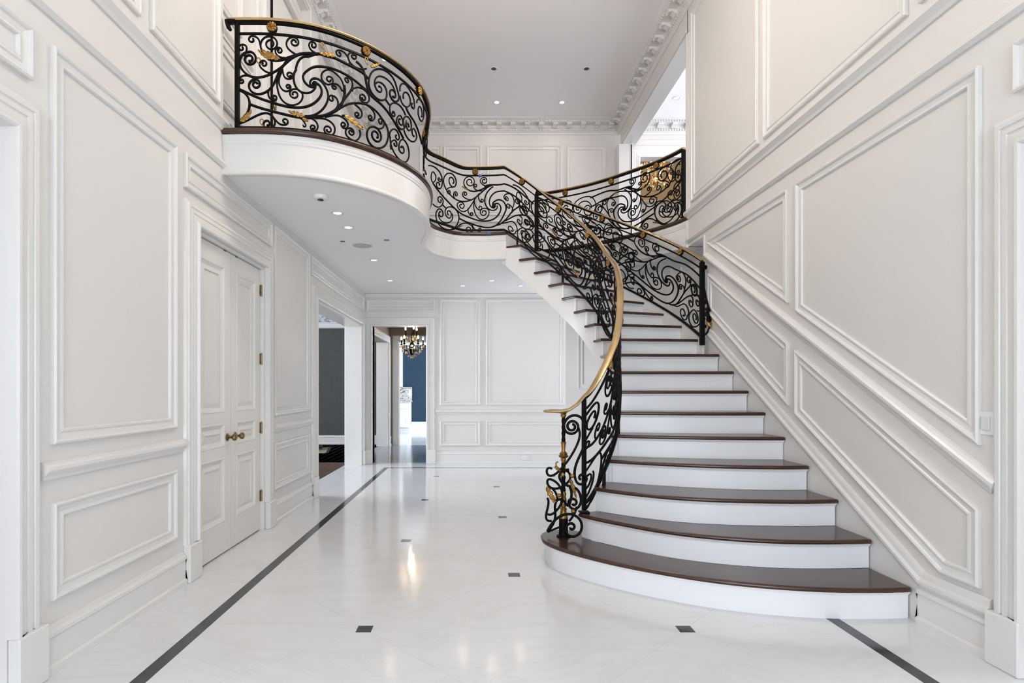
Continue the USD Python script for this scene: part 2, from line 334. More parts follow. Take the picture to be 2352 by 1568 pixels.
# drum wall behind the stairs and under the gallery
dw = struct('wall_drum', 'curved pale wall under the gallery behind the stairs')
R_D = 2.76
WD = Wall(lambda u, z, d: (*polar(R_D - d, u), z))
th = np.linspace(8, 62, 40)
obj('wall_surface', loft([[(*polar(r, a), z) for r, z in ((R_D, 0), (R_D, ZC), (R_D + .1, ZC), (R_D + .1, 0))] for a in th]), 'wall_paint', dw, 30)
def arc_mould(u0, u1, z0, z1):
    k = 10; us = np.linspace(u0, u1, k)
    pts = [(u, z0) for u in us] + [(u, z1) for u in us[::-1]]
    sc = math.radians(1) * R_D
    W2 = Wall(lambda u, z, d: (*polar(R_D - d, u / sc), z))
    return mould(W2, [(a * sc, b) for a, b in pts], PANEL)
for a, b in ((10, 24), (27, 41), (44, 58)): obj('panel_moulding', arc_mould(a, b, 1.3, 2.84), 'trim_paint', dw)

# upper walls around the gallery
wu = struct('wall_back_upper', 'panelled white wall at the far end of the upper hall')
shape = sbox(-2.3, 6.4, 3.2, ZU).difference(sbox(2.84, 4.1, Z2, 5.34))
obj('wall_surface', wall_slab(WB, shape, .16), 'wall_paint', wu)
for a, b in ((-1.85, -1.2), (-1.0, -.62), (-.58, .07), (.17, 1.47), (1.57, 2.25)):
    panel(wu, WB, rect(a, b, 4.33, 5.55))
for a, b in ((-1.85, -.62), (-.58, .07), (.17, 1.47), (1.57, 2.25)): panel(wu, WB, rect(a, b, 3.62, 4.09))
run(wu, WB, [(-1.96, 4.17), (2.44, 4.17)], RAILP, 'chair_rail')
run(wu, WB, [(-1.96, Z2), (2.44, Z2)], BASEP, 'skirting')
obj('architrave', mould(WB, [(2.84, Z2), (2.84, 5.34), (4.1, 5.34), (4.1, Z2)], CASING, False), 'trim_paint', wu)
for z in (5.56, 5.66): run(wu, WB, [(2.72, z), (6.2, z)], [(0, 0), (0, .012), (.02, .018), (.03, 0)], 'frieze_moulding')
hd = struct('wall_right_upper', 'white header beam and pilaster over the wide opening of the gallery')
obj('header', bbox(XR, XR + .245, 6.44, 9.47, 5.48, ZU, .004), 'trim_paint', hd)
obj('header_moulding', mould(WR, [(9.46, 5.49), (6.46, 5.49)], [(-w, d) for w, d in [(0, 0), (0, .02), (.02, .024), (.034, .012), (.05, .010), (.054, 0)]], False), 'trim_paint', hd)
obj('pilaster', bbox(XR - .06, XR + .165, 9.35, 9.60, Z2, 5.48, .004), 'trim_paint', hd)
obj('hinge_edge', bx(XR + .150, XR + .162, 9.337, 9.349, Z2, 5.46), 'iron', hd)
obj('end_wall', bx(XR + .015, XR + .243, 6.10, 6.455, Z2, 5.48), 'wall_paint', hd)
obj('outer_wall', bx(6.4, 6.55, 5.6, YB, Z2, ZU), 'wall_paint', hd); obj('outer_wall', bx(XR + .24, 6.5, 5.5, 5.6, Z2, ZU), 'wall_paint', hd)
# upper wall on the left beyond the balcony end, set back a little
XU = XL - .09
WU = Wall(lambda u, z, d: (XU + d, u, z))
wlu = struct('wall_left_upper', 'upper panelled wall behind the balcony railing with a narrow door')
obj('wall_surface', wall_slab(WU, Polygon([(4.1, Z2), (YB, Z2), (YB, ZU), (4.1, ZU)]), .14), 'wall_paint', wlu)
panel(wlu, WU, rect(4.33, 4.78, 4.35, 5.55)); panel(wlu, WU, rect(4.33, 4.78, 3.58, 4.08))
run(wlu, WU, [(4.27, 4.15), (4.98, 4.15)], RAILP, 'chair_rail')
for a, b in ((7.0, 8.2), (8.35, 9.45)):
    panel(wlu, WU, rect(a, b, 4.35, 5.55)); panel(wlu, WU, rect(a, b, 3.58, 4.08))
run(wlu, WU, [(6.75, 4.15), (9.58, 4.15)], RAILP, 'chair_rail'); run(wlu, WU, [(4.27, Z2), (4.98, Z2)], BASEP, 'skirting'); run(wlu, WU, [(6.75, Z2), (9.58, Z2)], BASEP, 'skirting')
d2 = struct('door_2', 'tall white upstairs door in a cased frame behind the balcony railing')
obj('leaf', bx(XU - .0, XU + .012, 5.50, 6.16, Z2 + .01, 5.40), 'door_paint', d2)
obj('architrave', mould(WU, [(5.20, Z2), (5.20, 5.42), (6.20, 5.42), (6.20, Z2)], [(w, d * 1.6) for w, d in CASING], False), 'trim_paint', d2)
obj('shadow_gap', bx(XU + .001, XU + .016, 5.472, 5.50, Z2, 5.41), 'iron', d2)
for z in (3.62, 4.17, 4.92):
    obj('hinge', cat([lathe([(0, -.055), (.010, -.055), (.010, .055), (0, .055)], 10, (XU + .035, 5.485, z)), bx(XU + .012, XU + .03, 5.49, 5.56, z - .05, z + .05)]), 'aged_brass', d2)
# pier that closes the recess, and the arched reveal behind it
obj('pier', bbox(XU - .02, XL + .03, 6.42, 6.72, Z2, 5.74, .01), 'trim_paint', wlu)

# ceilings
cu = struct('ceiling', 'smooth white ceiling high above the hall')
obj('plaster', bx(-2.5, 6.6, YF - .2, YB + .2, ZU, ZU + .1), 'ceiling_paint', cu)

# cornice with modillions and dentils
CORN = [(0, -.21), (.014, -.21), (.018, -.185), (.03, -.175), (.042, -.165), (.046, -.12), (.056, -.11), (.060, -.068), (.175, -.066), (.178, -.040), (.190, -.036), (.215, -.018), (.228, -.006), (.230, 0), (0, 0)]
def modillion_mesh():
    prof = Polygon([(.055, -.066), (.170, -.066), (.172, -.082), (.160, -.100), (.140, -.098), (.118, -.090), (.095, -.108), (.075, -.122), (.055, -.124)])
    m = trimesh.creation.extrude_polygon(prof, .085, engine='earcut'); v = np.array(m.vertices)
    return np.stack([v[:, 0], v[:, 2] - .0425, v[:, 1]], 1), np.array(m.faces)      # d, along, z
MV, MF = modillion_mesh()
def cornice(name, label, W, u0, u1, step=.242, count_from=None, z=ZU, ends=True):
    c = struct(name, label)
    us = sorted((u0, u1))
    pts = [(us[0], z), (us[1], z)]
    obj('crown', loft([[W(u, z + h, d) for d, h in CORN] for u in us]), 'trim_paint', c)
    n = int((us[1] - us[0]) / step)
    for i in range(n):
        u = (count_from if count_from is not None else us[0] + .12) + i * step
        if u > us[1] - .05: break
        obj('modillion', (np.array([W(u + b, z + h, d) for d, b, h in MV]), MF), 'trim_paint', c)
    dent = []
    k = np.arange(us[0] + .02, us[1] - .02, .046)
    for u in k:
        for (d0, d1, h0, h1, wd) in ((.040, .062, -.160, -.128, .026), (.176, .196, -.062, -.040, .022)):
            a, b = W(u, z + h0, d0), W(u + wd, z + h1, d1); lo, hi = np.minimum(a, b), np.maximum(a, b)
            dent.append(bx(lo[0], hi[0], lo[1], hi[1], lo[2], hi[2]))
    obj('dentil_row', cat(dent), 'trim_paint', c, kind='stuff')
cornice('trim_1', 'white cornice with modillions along the far wall under the ceiling', WB, XL, XR, count_from=XL + .17)
cornice('trim_2', 'white cornice with modillions above the gallery opening on the right', WR, YF, YB, count_from=YB - .27 - .242 * 45)
cornice('trim_3', 'white cornice with modillions along the left wall seen through the balcony railing', WL, YF, YB, count_from=YB - .27 - .242 * 45)
cornice('trim_4', 'short white cornice in the side hall beyond the gallery opening', WB, XR + .25, 4.8, count_from=XR + .45)
# wall above the left recess
obj('upper_frieze', bx(XL - .30, XL, 4.2, YB, 5.72, ZU), 'wall_paint', wlu)

# rooms on either side of the hall near the camera
sr_ = struct('wall_side_rooms', 'plain white walls of the rooms on either side near the entrance')
for x0, x1, xs in ((-5.6, XL - .30, -5.5), (XR + .24, 6.2, 6.1)):
    obj('end_wall', bx(x0, x1, -.6, -.5, 0, 3.0), 'wall_paint', sr_); obj('end_wall', bx(x0, x1, 3.6, 3.7, 0, 3.0), 'wall_paint', sr_); obj('outer_wall', bx(min(xs, xs - .1), xs, -.6, 3.7, 0, 3.0), 'wall_paint', sr_)
    obj('ceiling_plaster', bx(x0, x1, -.6, 3.7, 3.0, 3.1), 'ceiling_paint', sr_); obj('floor_boards', bx(x0, x1, -.6, 3.7, -.1, -.0), 'dark_parquet', sr_)
obj('threshold', bx(XL - .31, XL, 1.0, 2.30, -.012, .0005), 'white_marble', sr_); obj('threshold', bx(XR, XR + .25, 1.0, 2.46, -.012, .0005), 'white_marble', sr_)
# floor: diagonal white marble tiles with black insets and a black border line
fl = struct('floor', 'polished white marble floor with small black insets and a black border line')
obj('bed', bx(-2.35, 3.4, YF, YB + .02, -.06, -.0025), 'grout', fl)
A0, LX, LY = .8695, -.610, 2.980
bx0, bx1, by1 = -1.505, 2.015, 9.095; sw = .036
insets = [sbox(LX + i * A0 - .041, LX + i * A0 + .041, LY + j * A0 - .041, LY + j * A0 + .041) for i in range(0, 4) for j in range(-8, 8) if (i + j) % 2 == 0]
insets = [s for s in insets if bx0 + .2 < s.centroid.x < bx1 - .2 and s.centroid.y < by1 - .2]
allin = unary_union(insets)
strips = [sbox(bx0 - sw, bx0 + sw, YF, by1 + sw), sbox(bx1 - sw, bx1 + sw, YF, by1 + sw), sbox(bx0 + sw, bx1 - sw, by1 - sw, by1 + sw)]
inner = sbox(bx0 + sw, bx1 - sw, YF, by1 - sw)
g = .0007; hd_ = A0                                   # half diagonal of a tile
def tile(poly, m='white_marble', name='marble_tile', top=0.0):
    poly = poly.buffer(-.0004)
    for q in getattr(poly, 'geoms', [poly]):
        if q.area > 2e-4: obj(name, prism(q, -.012, top), m, fl)
for i in range(-3, 7):
    for j in range(-10, 10):
        if (i + j) % 2: 
            cx_, cy_ = LX + i * A0, LY + j * A0
            d = Polygon([(cx_ - A0, cy_), (cx_, cy_ - A0), (cx_ + A0, cy_), (cx_, cy_ + A0)]).intersection(inner).difference(allin)
            if not d.is_empty and d.area > .001: tile(d)
for s in insets: tile(s, 'black_marble', 'inset_tile')
for x in (bx0, bx1):
    ys = np.arange(YF, by1 + sw, .90)
    for k, y in enumerate(ys): tile(sbox(x - sw, x + sw, y, min(y + .90, by1 + sw)), 'black_marble', 'border_strip')
for x in np.arange(bx0 + sw, bx1 - sw, .90): tile(sbox(x, min(x + .9, bx1 - sw), by1 - sw, by1 + sw), 'black_marble', 'border_strip')
for x0, x1 in ((-2.28, bx0 - sw), (bx1 + sw, 3.3)):
    for y in np.arange(YF, YB, .92): tile(sbox(x0, x1, y, min(y + .92, YB + .16)), name='border_tile')
for x in np.arange(bx0 - sw, bx1 + sw - .01, .9): tile(sbox(x, min(x + .9, bx1 + sw), by1 + sw, YB + .16), name='border_tile')

# wall behind the camera with the glazed entrance
wf = struct('wall_front', 'white entrance wall with a tall glazed opening')
v, f = prism(sbox(XL - .3, XR + .3, 0, ZU).difference(sbox(-1.6, 2.1, .05, 3.25)), 0, .15)
obj('wall_surface', (np.stack([v[:, 0], YF - v[:, 2], v[:, 1]], 1), f), 'wall_paint', wf)

# ------------------------------------------------------------------ staircase
st = thing('staircase', 'sweeping curved staircase with dark walnut treads and white risers', 'staircase')
def th_in(k): return 3 + 9.0 * (k - 10)
def th_out(k): return 4.3 + 8.2 * (k - 10)
R_IN, R_O = 1.28, 2.385
NOSING = {
 1: [(.485, 4.148), (.492, 4.05), (.53, 3.955), (.704, 3.723), (.917, 3.525), (1.098, 3.395), (1.362, 3.245), (1.719, 3.125), (2.094, 3.076), (2.455, 3.090)],
 2: [(.762, 4.137), (.849, 4.01), (1.002, 3.849), (1.19, 3.675), (1.48, 3.507), (1.771, 3.418), (2.084, 3.388), (2.455, 3.405)],
 3: [(.888, 4.194), (1.16, 3.964), (1.481, 3.801), (1.817, 3.734), (2.169, 3.710), (2.455, 3.728)],
 4: [(1.02, 4.42), (1.329, 4.268), (1.679, 4.135), (2.035, 4.060), (2.455, 4.055)],
 5: [(1.12, 4.625), (1.514, 4.50), (1.909, 4.42), (2.455, 4.375)],
 6: [(1.185, 4.82), (1.80, 4.70), (2.455, 4.675)], 7: [(1.235, 5.02), (1.85, 4.965), (2.455, 4.965)],
 8: [(1.275, 5.24), (1.85, 5.235), (2.455, 5.245)], 9: [(1.295, 5.49), (1.85, 5.51), (2.455, 5.56)]}
NC = {}
for k in range(1, 19):
    if k in NOSING: NC[k] = smooth_curve(NOSING[k], 48) if k < 6 else smooth_curve(NOSING[k], 24)
    else:
        a, b = polar(R_IN if k < 18 else 1.33, th_in(k)), polar(R_O, th_out(k)); NC[k] = np.linspace(a, b, 16)
def shift(c, d):
    n = normals2(c); return c + n * d                 # left of left->right travel = uphill
SIDE = lambda k: k <= 10                               # right end against the wall
TT = .029
def tread_mesh(poly, z):
    """slab with a rounded nosing all round"""
    rings = []
    for ins, h in ((.012, -TT), (.003, -TT + .004), (0, -TT + .011), (0, -.010), (.004, -.003), (.010, 0)):
        q = poly.buffer(-ins, join_style=1); 
        if q.geom_type != 'Polygon': q = max(q.geoms, key=lambda s: s.area)
        rings.append((q, z + h))
    ms = []
    n = 160
    rr = []
    for q, h in rings:
        c = np.array([q.exterior.interpolate(t, normalized=True).coords[0] for t in np.linspace(0, 1, n, endpoint=False)]); rr.append(c)
    base = rr[2]
    out = []
    for c, (q, h) in zip(rr, rings):
        ring = np.array([q.exterior.interpolate(q.exterior.project(__import__('shapely').geometry.Point(*p))).coords[0] for p in base]); out.append(np.c_[ring, np.full(n, h)])
    out = np.array(out)
    v = out.reshape(-1, 3); f = grid_faces(len(out), n, True)
    f = np.vstack([f[:, [0, 1, 2]], f[:, [0, 2, 3]]])
    top = prism(rings[-1][0], z - .001, z); bot = prism(rings[0][0], z - TT, z - TT + .001)
    return cat([(v, f), top, bot])
for k in range(1, 18):
    back = shift(NC[k + 1], .034)
    poly = Polygon(np.vstack([NC[k], back[::-1]])).buffer(0)
    if k == 1:
        poly = unary_union([poly, Polygon([tuple(P(.675, 4.185) + P(math.cos(a) * .19, math.sin(a) * .195)) for a in np.linspace(0, 2 * np.pi, 48)])]).buffer(.02).buffer(-.02)
    if poly.geom_type != 'Polygon': poly = max(poly.geoms, key=lambda s: s.area)
    obj('tread', tread_mesh(poly, k * RIS), 'walnut', st, 35)
for k in range(1, 19):
    c = shift(NC[k], .034); z0, z1 = (k - 1) * RIS, k * RIS - TT + .002
    if k == 1:
        c = np.vstack([[tuple(P(.675, 4.185) + P(math.cos(a) * .16, math.sin(a) * .165)) for a in np.linspace(.35 * np.pi, .99 * np.pi, 14)], c[3:]])
    if k > 5:
        L_ = np.linalg.norm(np.diff(c, axis=0), axis=1).cumsum(); c = np.vstack([[c[0] + (c[1] - c[0]) / np.linalg.norm(c[1] - c[0]) * .030], c[1:][L_ > .045]])
    if k == 18: c = c[:-1]
    n = normals2(c)
    obj('riser', along(np.c_[c, np.zeros(len(c))], n, [(0, z0 + (0 if k == 1 else .0)), (.02, z0), (.02, z1), (0, z1)]), 'riser_paint', st, 30)
    obj('cove_moulding', along(np.c_[c, np.zeros(len(c))], -n, [(-.004, z1 - .022), (.006, z1 - .022), (.010, z1 - .014), (.018, z1 - .004), (.018, z1), (-.004, z1)]), 'riser_paint', st, 30)
# stepped inner string, its soffit and the outer string
left = np.array([NC[k][0] for k in range(2, 19)]); 
in_path = smooth_curve(np.vstack([[tuple(p) for p in left[1:8]], [tuple(polar(R_IN, a)) for a in (3, 12, 21, 30, 39, 48, 57, 66, 75)]]), 220)
in_n = -normals2(in_path)                              # away from the flight? fixed below
if np.dot(in_n[150], in_path[150] - CEN) < 0: in_n = -in_n     # points to the outside of the turn
d_in = np.r_[0, np.cumsum(np.linalg.norm(np.diff(in_path, axis=0), axis=1))]
def k_of(p):                                            # fractional step number at a point of the inner edge
    i = np.argmin(np.linalg.norm(left - p, axis=1)); return i + 2
kn = np.array([np.argmin(np.linalg.norm(in_path - q, axis=1)) for q in left[1:]])
kfrac = np.interp(np.arange(len(in_path)), kn, np.arange(3, 19))
tail = np.array([polar(1.318 + .004 * a, 75 + a) for a in (1.5, 3, 4.5, 6)])
in_path = np.vstack([in_path, tail]); in_n = np.vstack([in_n, (tail - CEN) / np.linalg.norm(tail - CEN, axis=1)[:, None]]); kfrac = np.r_[kfrac, 18 + np.array([1.5, 3, 4.5, 6]) / 9]
zs_soffit = np.maximum(0.0, kfrac * RIS - .44)
rings = []
for i, p in enumerate(in_path):
    q = p + in_n[i] * .034; zb = zs_soffit[i]; zt = max(zb + .075, (kfrac[i] - 1) * RIS - TT - .01)
    rings.append([(*(q), zb), (*(q), zt), (*(q + in_n[i] * .03), zt), (*(q + in_n[i] * .03), zb)])
obj('string', loft(rings), 'trim_paint', st, 30)
for k in range(3, 18):                                  # the saw-tooth blocks between string and treads
    i0 = np.argmin(np.abs(kfrac - k)); i1 = np.argmin(np.abs(kfrac - (k + 1)))
    if i1 <= i0 + 1: continue
    idx = np.linspace(i0, i1, 8).astype(int)
    q = in_path[idx] + in_n[idx] * .034
    q[0] = q[0] + (q[1] - q[0]) / np.linalg.norm(q[1] - q[0]) * (.036 if k > 5 else .075)
    zb = np.minimum(zs_soffit[idx] + .06, k * RIS - TT - .02)
    obj('string_step', loft([[(*a, b), (*a, k * RIS - TT + .001), (*(a + m * .03), k * RIS - TT + .001), (*(a + m * .03), b)] for a, m, b in zip(q, in_n[idx], zb)]), 'trim_paint', st, 30)
# soffit: ruled between inner and outer strings; outer string
kk = np.linspace(3, 18, 90)
inn = np.array([[np.interp(k, np.arange(2, 19), left[:, j]) for j in (0, 1)] for k in kk])
inn = np.array([in_path[np.argmin(np.abs(kfrac - k))] + in_n[np.argmin(np.abs(kfrac - k))] * .036 for k in kk])
right = np.array([NC[k][-1] for k in range(2, 19)])
outp = np.array([polar(R_O - .03, th_out(k)) if k > 9.8 else P(2.44, np.interp(k, np.arange(2, 19), right[:, 1])) for k in kk])
zz = np.maximum(0, kk * RIS - .44)
obj('soffit', loft([[(*a, z), (*b, z), (*b, z + .03), (*a, z + .03)] for a, b, z in zip(inn, outp, zz)]), 'trim_paint', st, 30)
sel = kk >= 9.7
ro = np.array([polar(R_O - .028, th_out(k)) for k in kk[sel]]); no = (ro - CEN) / np.linalg.norm(ro - CEN, axis=1)[:, None]
obj('string', loft([[(*p, z), (*(p + m * .028), z), (*(p + m * .028), min(z + .50, Z2 - .01)), (*p, min(z + .50, Z2 - .01))] for p, m, z in zip(ro, no, zz[sel])]), 'trim_paint', st, 30)
obj('riser_fill', bx(.62, .75, 4.1, 4.25, 0, RIS - TT), 'riser_paint', st)

# ------------------------------------------------------------------ wrought iron railings
class Rail:
    """a vertical surface over a plan path; s along the path, t above the base line"""
    def __init__(self, path, base, side):
        self.p = resample(np.asarray(path, float), .01); d = np.linalg.norm(np.diff(self.p, axis=0), axis=1)
        self.d = np.r_[0, np.cumsum(d)]; self.n = normals2(self.p) * side; self.b = np.array([base(q, s) for q, s in zip(self.p, self.d)]); self.L = self.d[-1]
    def at(self, s): return P(np.interp(s, self.d, self.p[:, 0]), np.interp(s, self.d, self.p[:, 1]))
    def nrm(self, s): return P(np.interp(s, self.d, self.n[:, 0]), np.interp(s, self.d, self.n[:, 1]))
    def base(self, s): return np.interp(s, self.d, self.b)
    def xyz(self, st, off=0.0):
        st = np.atleast_2d(st); s = st[:, 0]
        x = np.interp(s, self.d, self.p[:, 0]); y = np.interp(s, self.d, self.p[:, 1])
        nx, ny = np.interp(s, self.d, self.n[:, 0]), np.interp(s, self.d, self.n[:, 1])
        # straight continuation beyond the ends is not needed: clamp
        return np.stack([x + nx * off, y + ny * off, np.interp(s, self.d, self.b) + st[:, 1]], 1)
    def seen(self, px, py, lo=0, hi=1e9):
        """the surface point seen at a pixel of the photograph (used to read the measured pattern off)"""
        q = (px - CX) / F; e = self.p[:, 0] - q * self.p[:, 1]
        m = (self.d >= lo) & (self.d <= hi)
        i = np.nonzero((e[:-1] * e[1:] <= 0) & m[:-1])[0]
        if len(i): i = i[0]; u = e[i] / (e[i] - e[i + 1] + 1e-12); s = self.d[i] + u * (self.d[i + 1] - self.d[i])
        else: ii = np.nonzero(m)[0]; s = self.d[ii[np.argmin(np.abs(e[ii]))]]
        y = self.at(s)[1]; z = H + (CY - py) * y / F
        return P(s, z - self.base(s))
def catmull(p, step=.012):
    p = np.asarray(p, float)
    if len(p) == 2: return resample(p, step)
    return resample(smooth_curve(p, 24 * len(p)), step)
def curl(p, c, turns, end=.30):
    """spiral continuing a stroke from its last point about c"""
    e, prev = p[-1], p[-2]; r = e - c; r0 = np.linalg.norm(r); a0 = math.atan2(r[1], r[0]); t = e - prev
    sg = 1 if r[0] * t[1] - r[1] * t[0] > 0 else -1
    u = np.linspace(0, 1, max(10, int(26 * turns)))[1:]; a = a0 + sg * 2 * np.pi * turns * u; rr = r0 * (1 - (1 - end) * u ** .85)
    return c + np.stack([rr * np.cos(a), rr * np.sin(a)], 1)
def parse(text, to):
    """lines of 'x,y x,y ... | cx,cy turns ; w' -> list of (points, curl centre, turns, weight) in rail coordinates"""
    out = []
    for line in text.strip().splitlines():
        line = line.split('#')[0].strip()
        if not line: continue
        w = 1.0
        if ';' in line: line, ws = line.split(';'); w = float(ws)
        a, *rest = line.split('|'); pts = np.array([to(*map(float, q.split(','))) for q in a.split()])
        c = None
        if rest:
            q = rest[0].split(); c = (to(*map(float, q[0].split(','))), float(q[1]))
        out.append((pts, c, w))
    return out
BAR = .0076
def draw(th, rail, strokes, fn=lambda p: p, lo=.0, hi=None, name='scroll', m='iron'):
    hi = rail.L if hi is None else hi
    for pts, c, w in strokes:
        q = np.array([fn(p) for p in pts]); path = catmull(q)
        if c is not None: path = np.vstack([path, curl(path, np.array(fn(c[0])), c[1])])
        keep = (path[:, 0] > lo) & (path[:, 0] < hi)
        if keep.sum() < 4: continue
        i = np.nonzero(keep)[0]; path = path[i[0]:i[-1] + 1]; path[:, 0] = np.clip(path[:, 0], lo, hi)
        r = np.full(len(path), BAR * w)
        if c is not None: r[-3:] *= 1.25
        obj(name, tube(rail.xyz(path), r, 6), m, th, True)
def leaf_lobes(L, wid):
    """an acanthus leaf in its own plane: a domed blade with forward-swept lobes, a midrib and a curled tip -> (u along, v across, out of plane)"""
    n, fr = 45, np.array([-1, -.75, -.45, -.12, 0, .12, .45, .75, 1]); top, bot = [], []
    for u in np.linspace(0, 1, n):
        env = (math.sin(math.pi * min(1, .10 + .86 * u ** .8)) ** .75) * (1 - .25 * u)
        lobe = .50 + .50 * abs(math.sin(math.pi * (4.0 * u + .1))) ** .6
        w = wid * env * (lobe if 0 < u < 1 else .3)
        lift = .020 * max(0, u - .72) ** 1.0 * 3 * L / .12 * .5
        row = []
        for f in fr:
            a_ = abs(f); row.append((u * L + .42 * w * a_, f * w, .005 + lift + .0085 * math.cos(a_ * 1.35) * (.6 + .4 * lobe) - .0035 * math.exp(-(a_ / .16) ** 2) - .0030 * (1 - lobe) * a_))
        top.append(row); bot.append([(q[0], q[1] * .94, q[2] - .004) for q in row[::-1]])
    return loft(np.array([t + b_ for t, b_ in zip(top, bot)]))
def leaf_mesh(rail, a, b, wid, side=1):
    a, b = np.asarray(a, float), np.asarray(b, float); ax = b - a; L = np.linalg.norm(ax); ax /= L; nn = P(-ax[1], ax[0]) * side
    v, f = leaf_lobes(L, wid)
    st_ = a + np.outer(v[:, 0], ax) + np.outer(v[:, 1] + .16 * L * (v[:, 0] / L) ** 2, nn)
    return np.array([rail.xyz(q, .006 + o)[0] for q, o in zip(st_, v[:, 2])]), f
def rosette_mesh(c, n, r=.038):
    """a round flower boss: domed centre with eight petals, facing n"""
    t = P(-n[1], n[0], 0); up = P(0, 0, 1); nn = P(n[0], n[1], 0)
    na, nr = 60, 13; v = []
    for i in range(nr):
        f = i / (nr - 1)
        for j in range(na):
            a = 2 * np.pi * j / na
            rad = r * f * (1 + .035 * np.cos(10 * a) * f)
            pet = np.cos(10 * a) * math.exp(-((f - .78) / .2) ** 2) + np.cos(5 * a + .6) * math.exp(-((f - .42) / .14) ** 2)
            h = .004 + .015 * math.sqrt(max(0, 1 - f ** 2.2)) + .0055 * pet + .006 * math.exp(-(f / .16) ** 2) - .006 * math.exp(-((f - .26) / .06) ** 2) - .005 * math.exp(-((f - .60) / .05) ** 2)
            v.append(c + t * rad * np.cos(a) + up * rad * np.sin(a) + nn * h)
    for j in range(na):
        a = 2 * np.pi * j / na; v.append(c + t * r * .95 * np.cos(a) + up * r * .95 * np.sin(a))
    v = np.array(v); f = grid_faces(nr + 1, na, True)
    return v, f
def boss_mesh(c, n, r=.040, w=.022):
    t = P(-n[1], n[0], 0); up = P(0, 0, 1); nn = P(n[0], n[1], 0); a = np.linspace(0, 2 * np.pi, 25)[:-1]
    ring = lambda rr, o: [c + t * rr * np.cos(x) + up * rr * np.sin(x) + nn * o for x in a]
    return loft([ring(r * .9, -w / 2), ring(r, -w / 2 + .003), ring(r, w / 2 - .003), ring(r * .9, w / 2)])
def bars(th, rail, s0, s1, top=.862, foot=.02, low=True, name='handrail', cut=0.0):
    s = np.arange(s0, s1 + .001, .02); p = rail.xyz(np.c_[s, np.zeros(len(s))]); n = np.array([rail.nrm(x) for x in s])
    obj(name, along(p, n, [(-.027, top - .004), (-.030, top - .014), (-.022, top - .022), (.022, top - .022), (.030, top - .014), (.027, top - .004), (.012, top + .002), (-.012, top + .002)]), 'brass', th, 40, label='polished brass handrail')
    obj('handrail_core', along(p, n, rectprof(.030, top - .039, top - .021)), 'iron', th, 30)
    p, n = p[s >= s0 + cut], n[s >= s0 + cut]
    obj('upper_bar', along(p, n, rectprof(.016, top - .124, top - .106)), 'iron', th, 30)
    if low: obj('lower_bar', along(p, n, rectprof(.028, foot, foot + .024)), 'iron', th, 30)
def post(th, rail, s, z0, z1, w=.034):
    c = rail.at(s); b = rail.base(s); ang = math.atan2(rail.nrm(s)[1], rail.nrm(s)[0])
    v, f = bbox(-w / 2, w / 2, -w / 2, w / 2, b + z0, b + z1, .003)
    R = np.array([[math.cos(ang), -math.sin(ang)], [math.sin(ang), math.cos(ang)]]); v[:, :2] = v[:, :2] @ R.T + c
    obj('post', (v, f), 'iron', th)
def rosettes(th, rail, ss, t=.797):
    for s in ss:
        n = rail.nrm(s); c = rail.xyz((s, t))[0]
        r = obj('boss', boss_mesh(c, n), 'iron', th, 40)
        obj('rosette', rosette_mesh(c + P(*n, 0) * .011, n), 'gilding', r, 40)
        obj('rosette', rosette_mesh(c - P(*n, 0) * .011, -n), 'gilding', r, 40)

# the inner railing's plan path: left wall, round the balcony, the landing, then down the stairs to the newel
bal_path = EDGE[EDGE[:, 1] < 7.2]
off = -normals2(EDGE)
e_in = EDGE - off * .008
inner_pts = np.vstack([e_in[:118]] + [[tuple(polar(1.36, a))] for a in (100, 92, 84)] + [[tuple(polar(1.365, a))] for a in (76, 66, 56, 46, 36, 26, 16, 8)] + [[(1.412, 5.74), (1.398, 5.5), (1.352, 5.2), (1.290, 4.95), (1.212, 4.7), (1.132, 4.51), (1.03, 4.345), (.92, 4.215), (.81, 4.145), (.72, 4.135)]])
inner_pts = smooth_curve(resample(inner_pts, .12), 500)
i_top = np.argmin(np.linalg.norm(inner_pts - polar(1.385, 76), axis=1))
stair_left = [(k, NC[k][0]) for k in range(2, 19)]
IN = Rail(inner_pts, lambda q, s: Z2, 1)
if np.dot(IN.nrm(.3), P(0, -1)) < 0: IN.n *= -1        # face the hall
def s_near(q, m=None): return IN.d[np.argmin(np.linalg.norm(IN.p - q, axis=1))]
S_TOP = s_near(polar(1.365, 76))
S_W = IN.d[np.argmin(np.abs(IN.p[:, 1] - 6.45) + (IN.p[:, 0] > 0) * 9)]      # the waist between balcony and landing
S_END = s_near(P(.81, 4.145))
kn_s = [S_TOP - .012] + [s_near(polar(1.38, th_in(k))) for k in range(17, 9, -1)] + [s_near(P(x, y)) for x, y in ((1.41, 5.49), (1.37, 5.24), (1.305, 5.02), (1.25, 4.82), (1.18, 4.61), (1.08, 4.41), (.95, 4.24), (.815, 4.147))]
kn_k = np.r_[18, np.arange(17, 9, -1), 9, 8, 7, 6, 5, 4, 3, 2.05]
kn_s = np.maximum.accumulate(np.array(kn_s) + np.arange(len(kn_s)) * 1e-4)
b_ = PchipInterpolator(kn_s, kn_k * RIS)(np.clip(IN.d, kn_s[0], kn_s[-1])); b_[IN.d < kn_s[0]] = Z2
g_ = np.exp(-np.linspace(-2, 2, 31) ** 2); g_ /= g_.sum()
sm = np.convolve(np.pad(b_, 15, mode='edge'), g_, 'valid'); wgt = np.clip((IN.d - S_TOP - .05) / .15, 0, 1)
IN.b = b_ * (1 - wgt) + sm * wgt

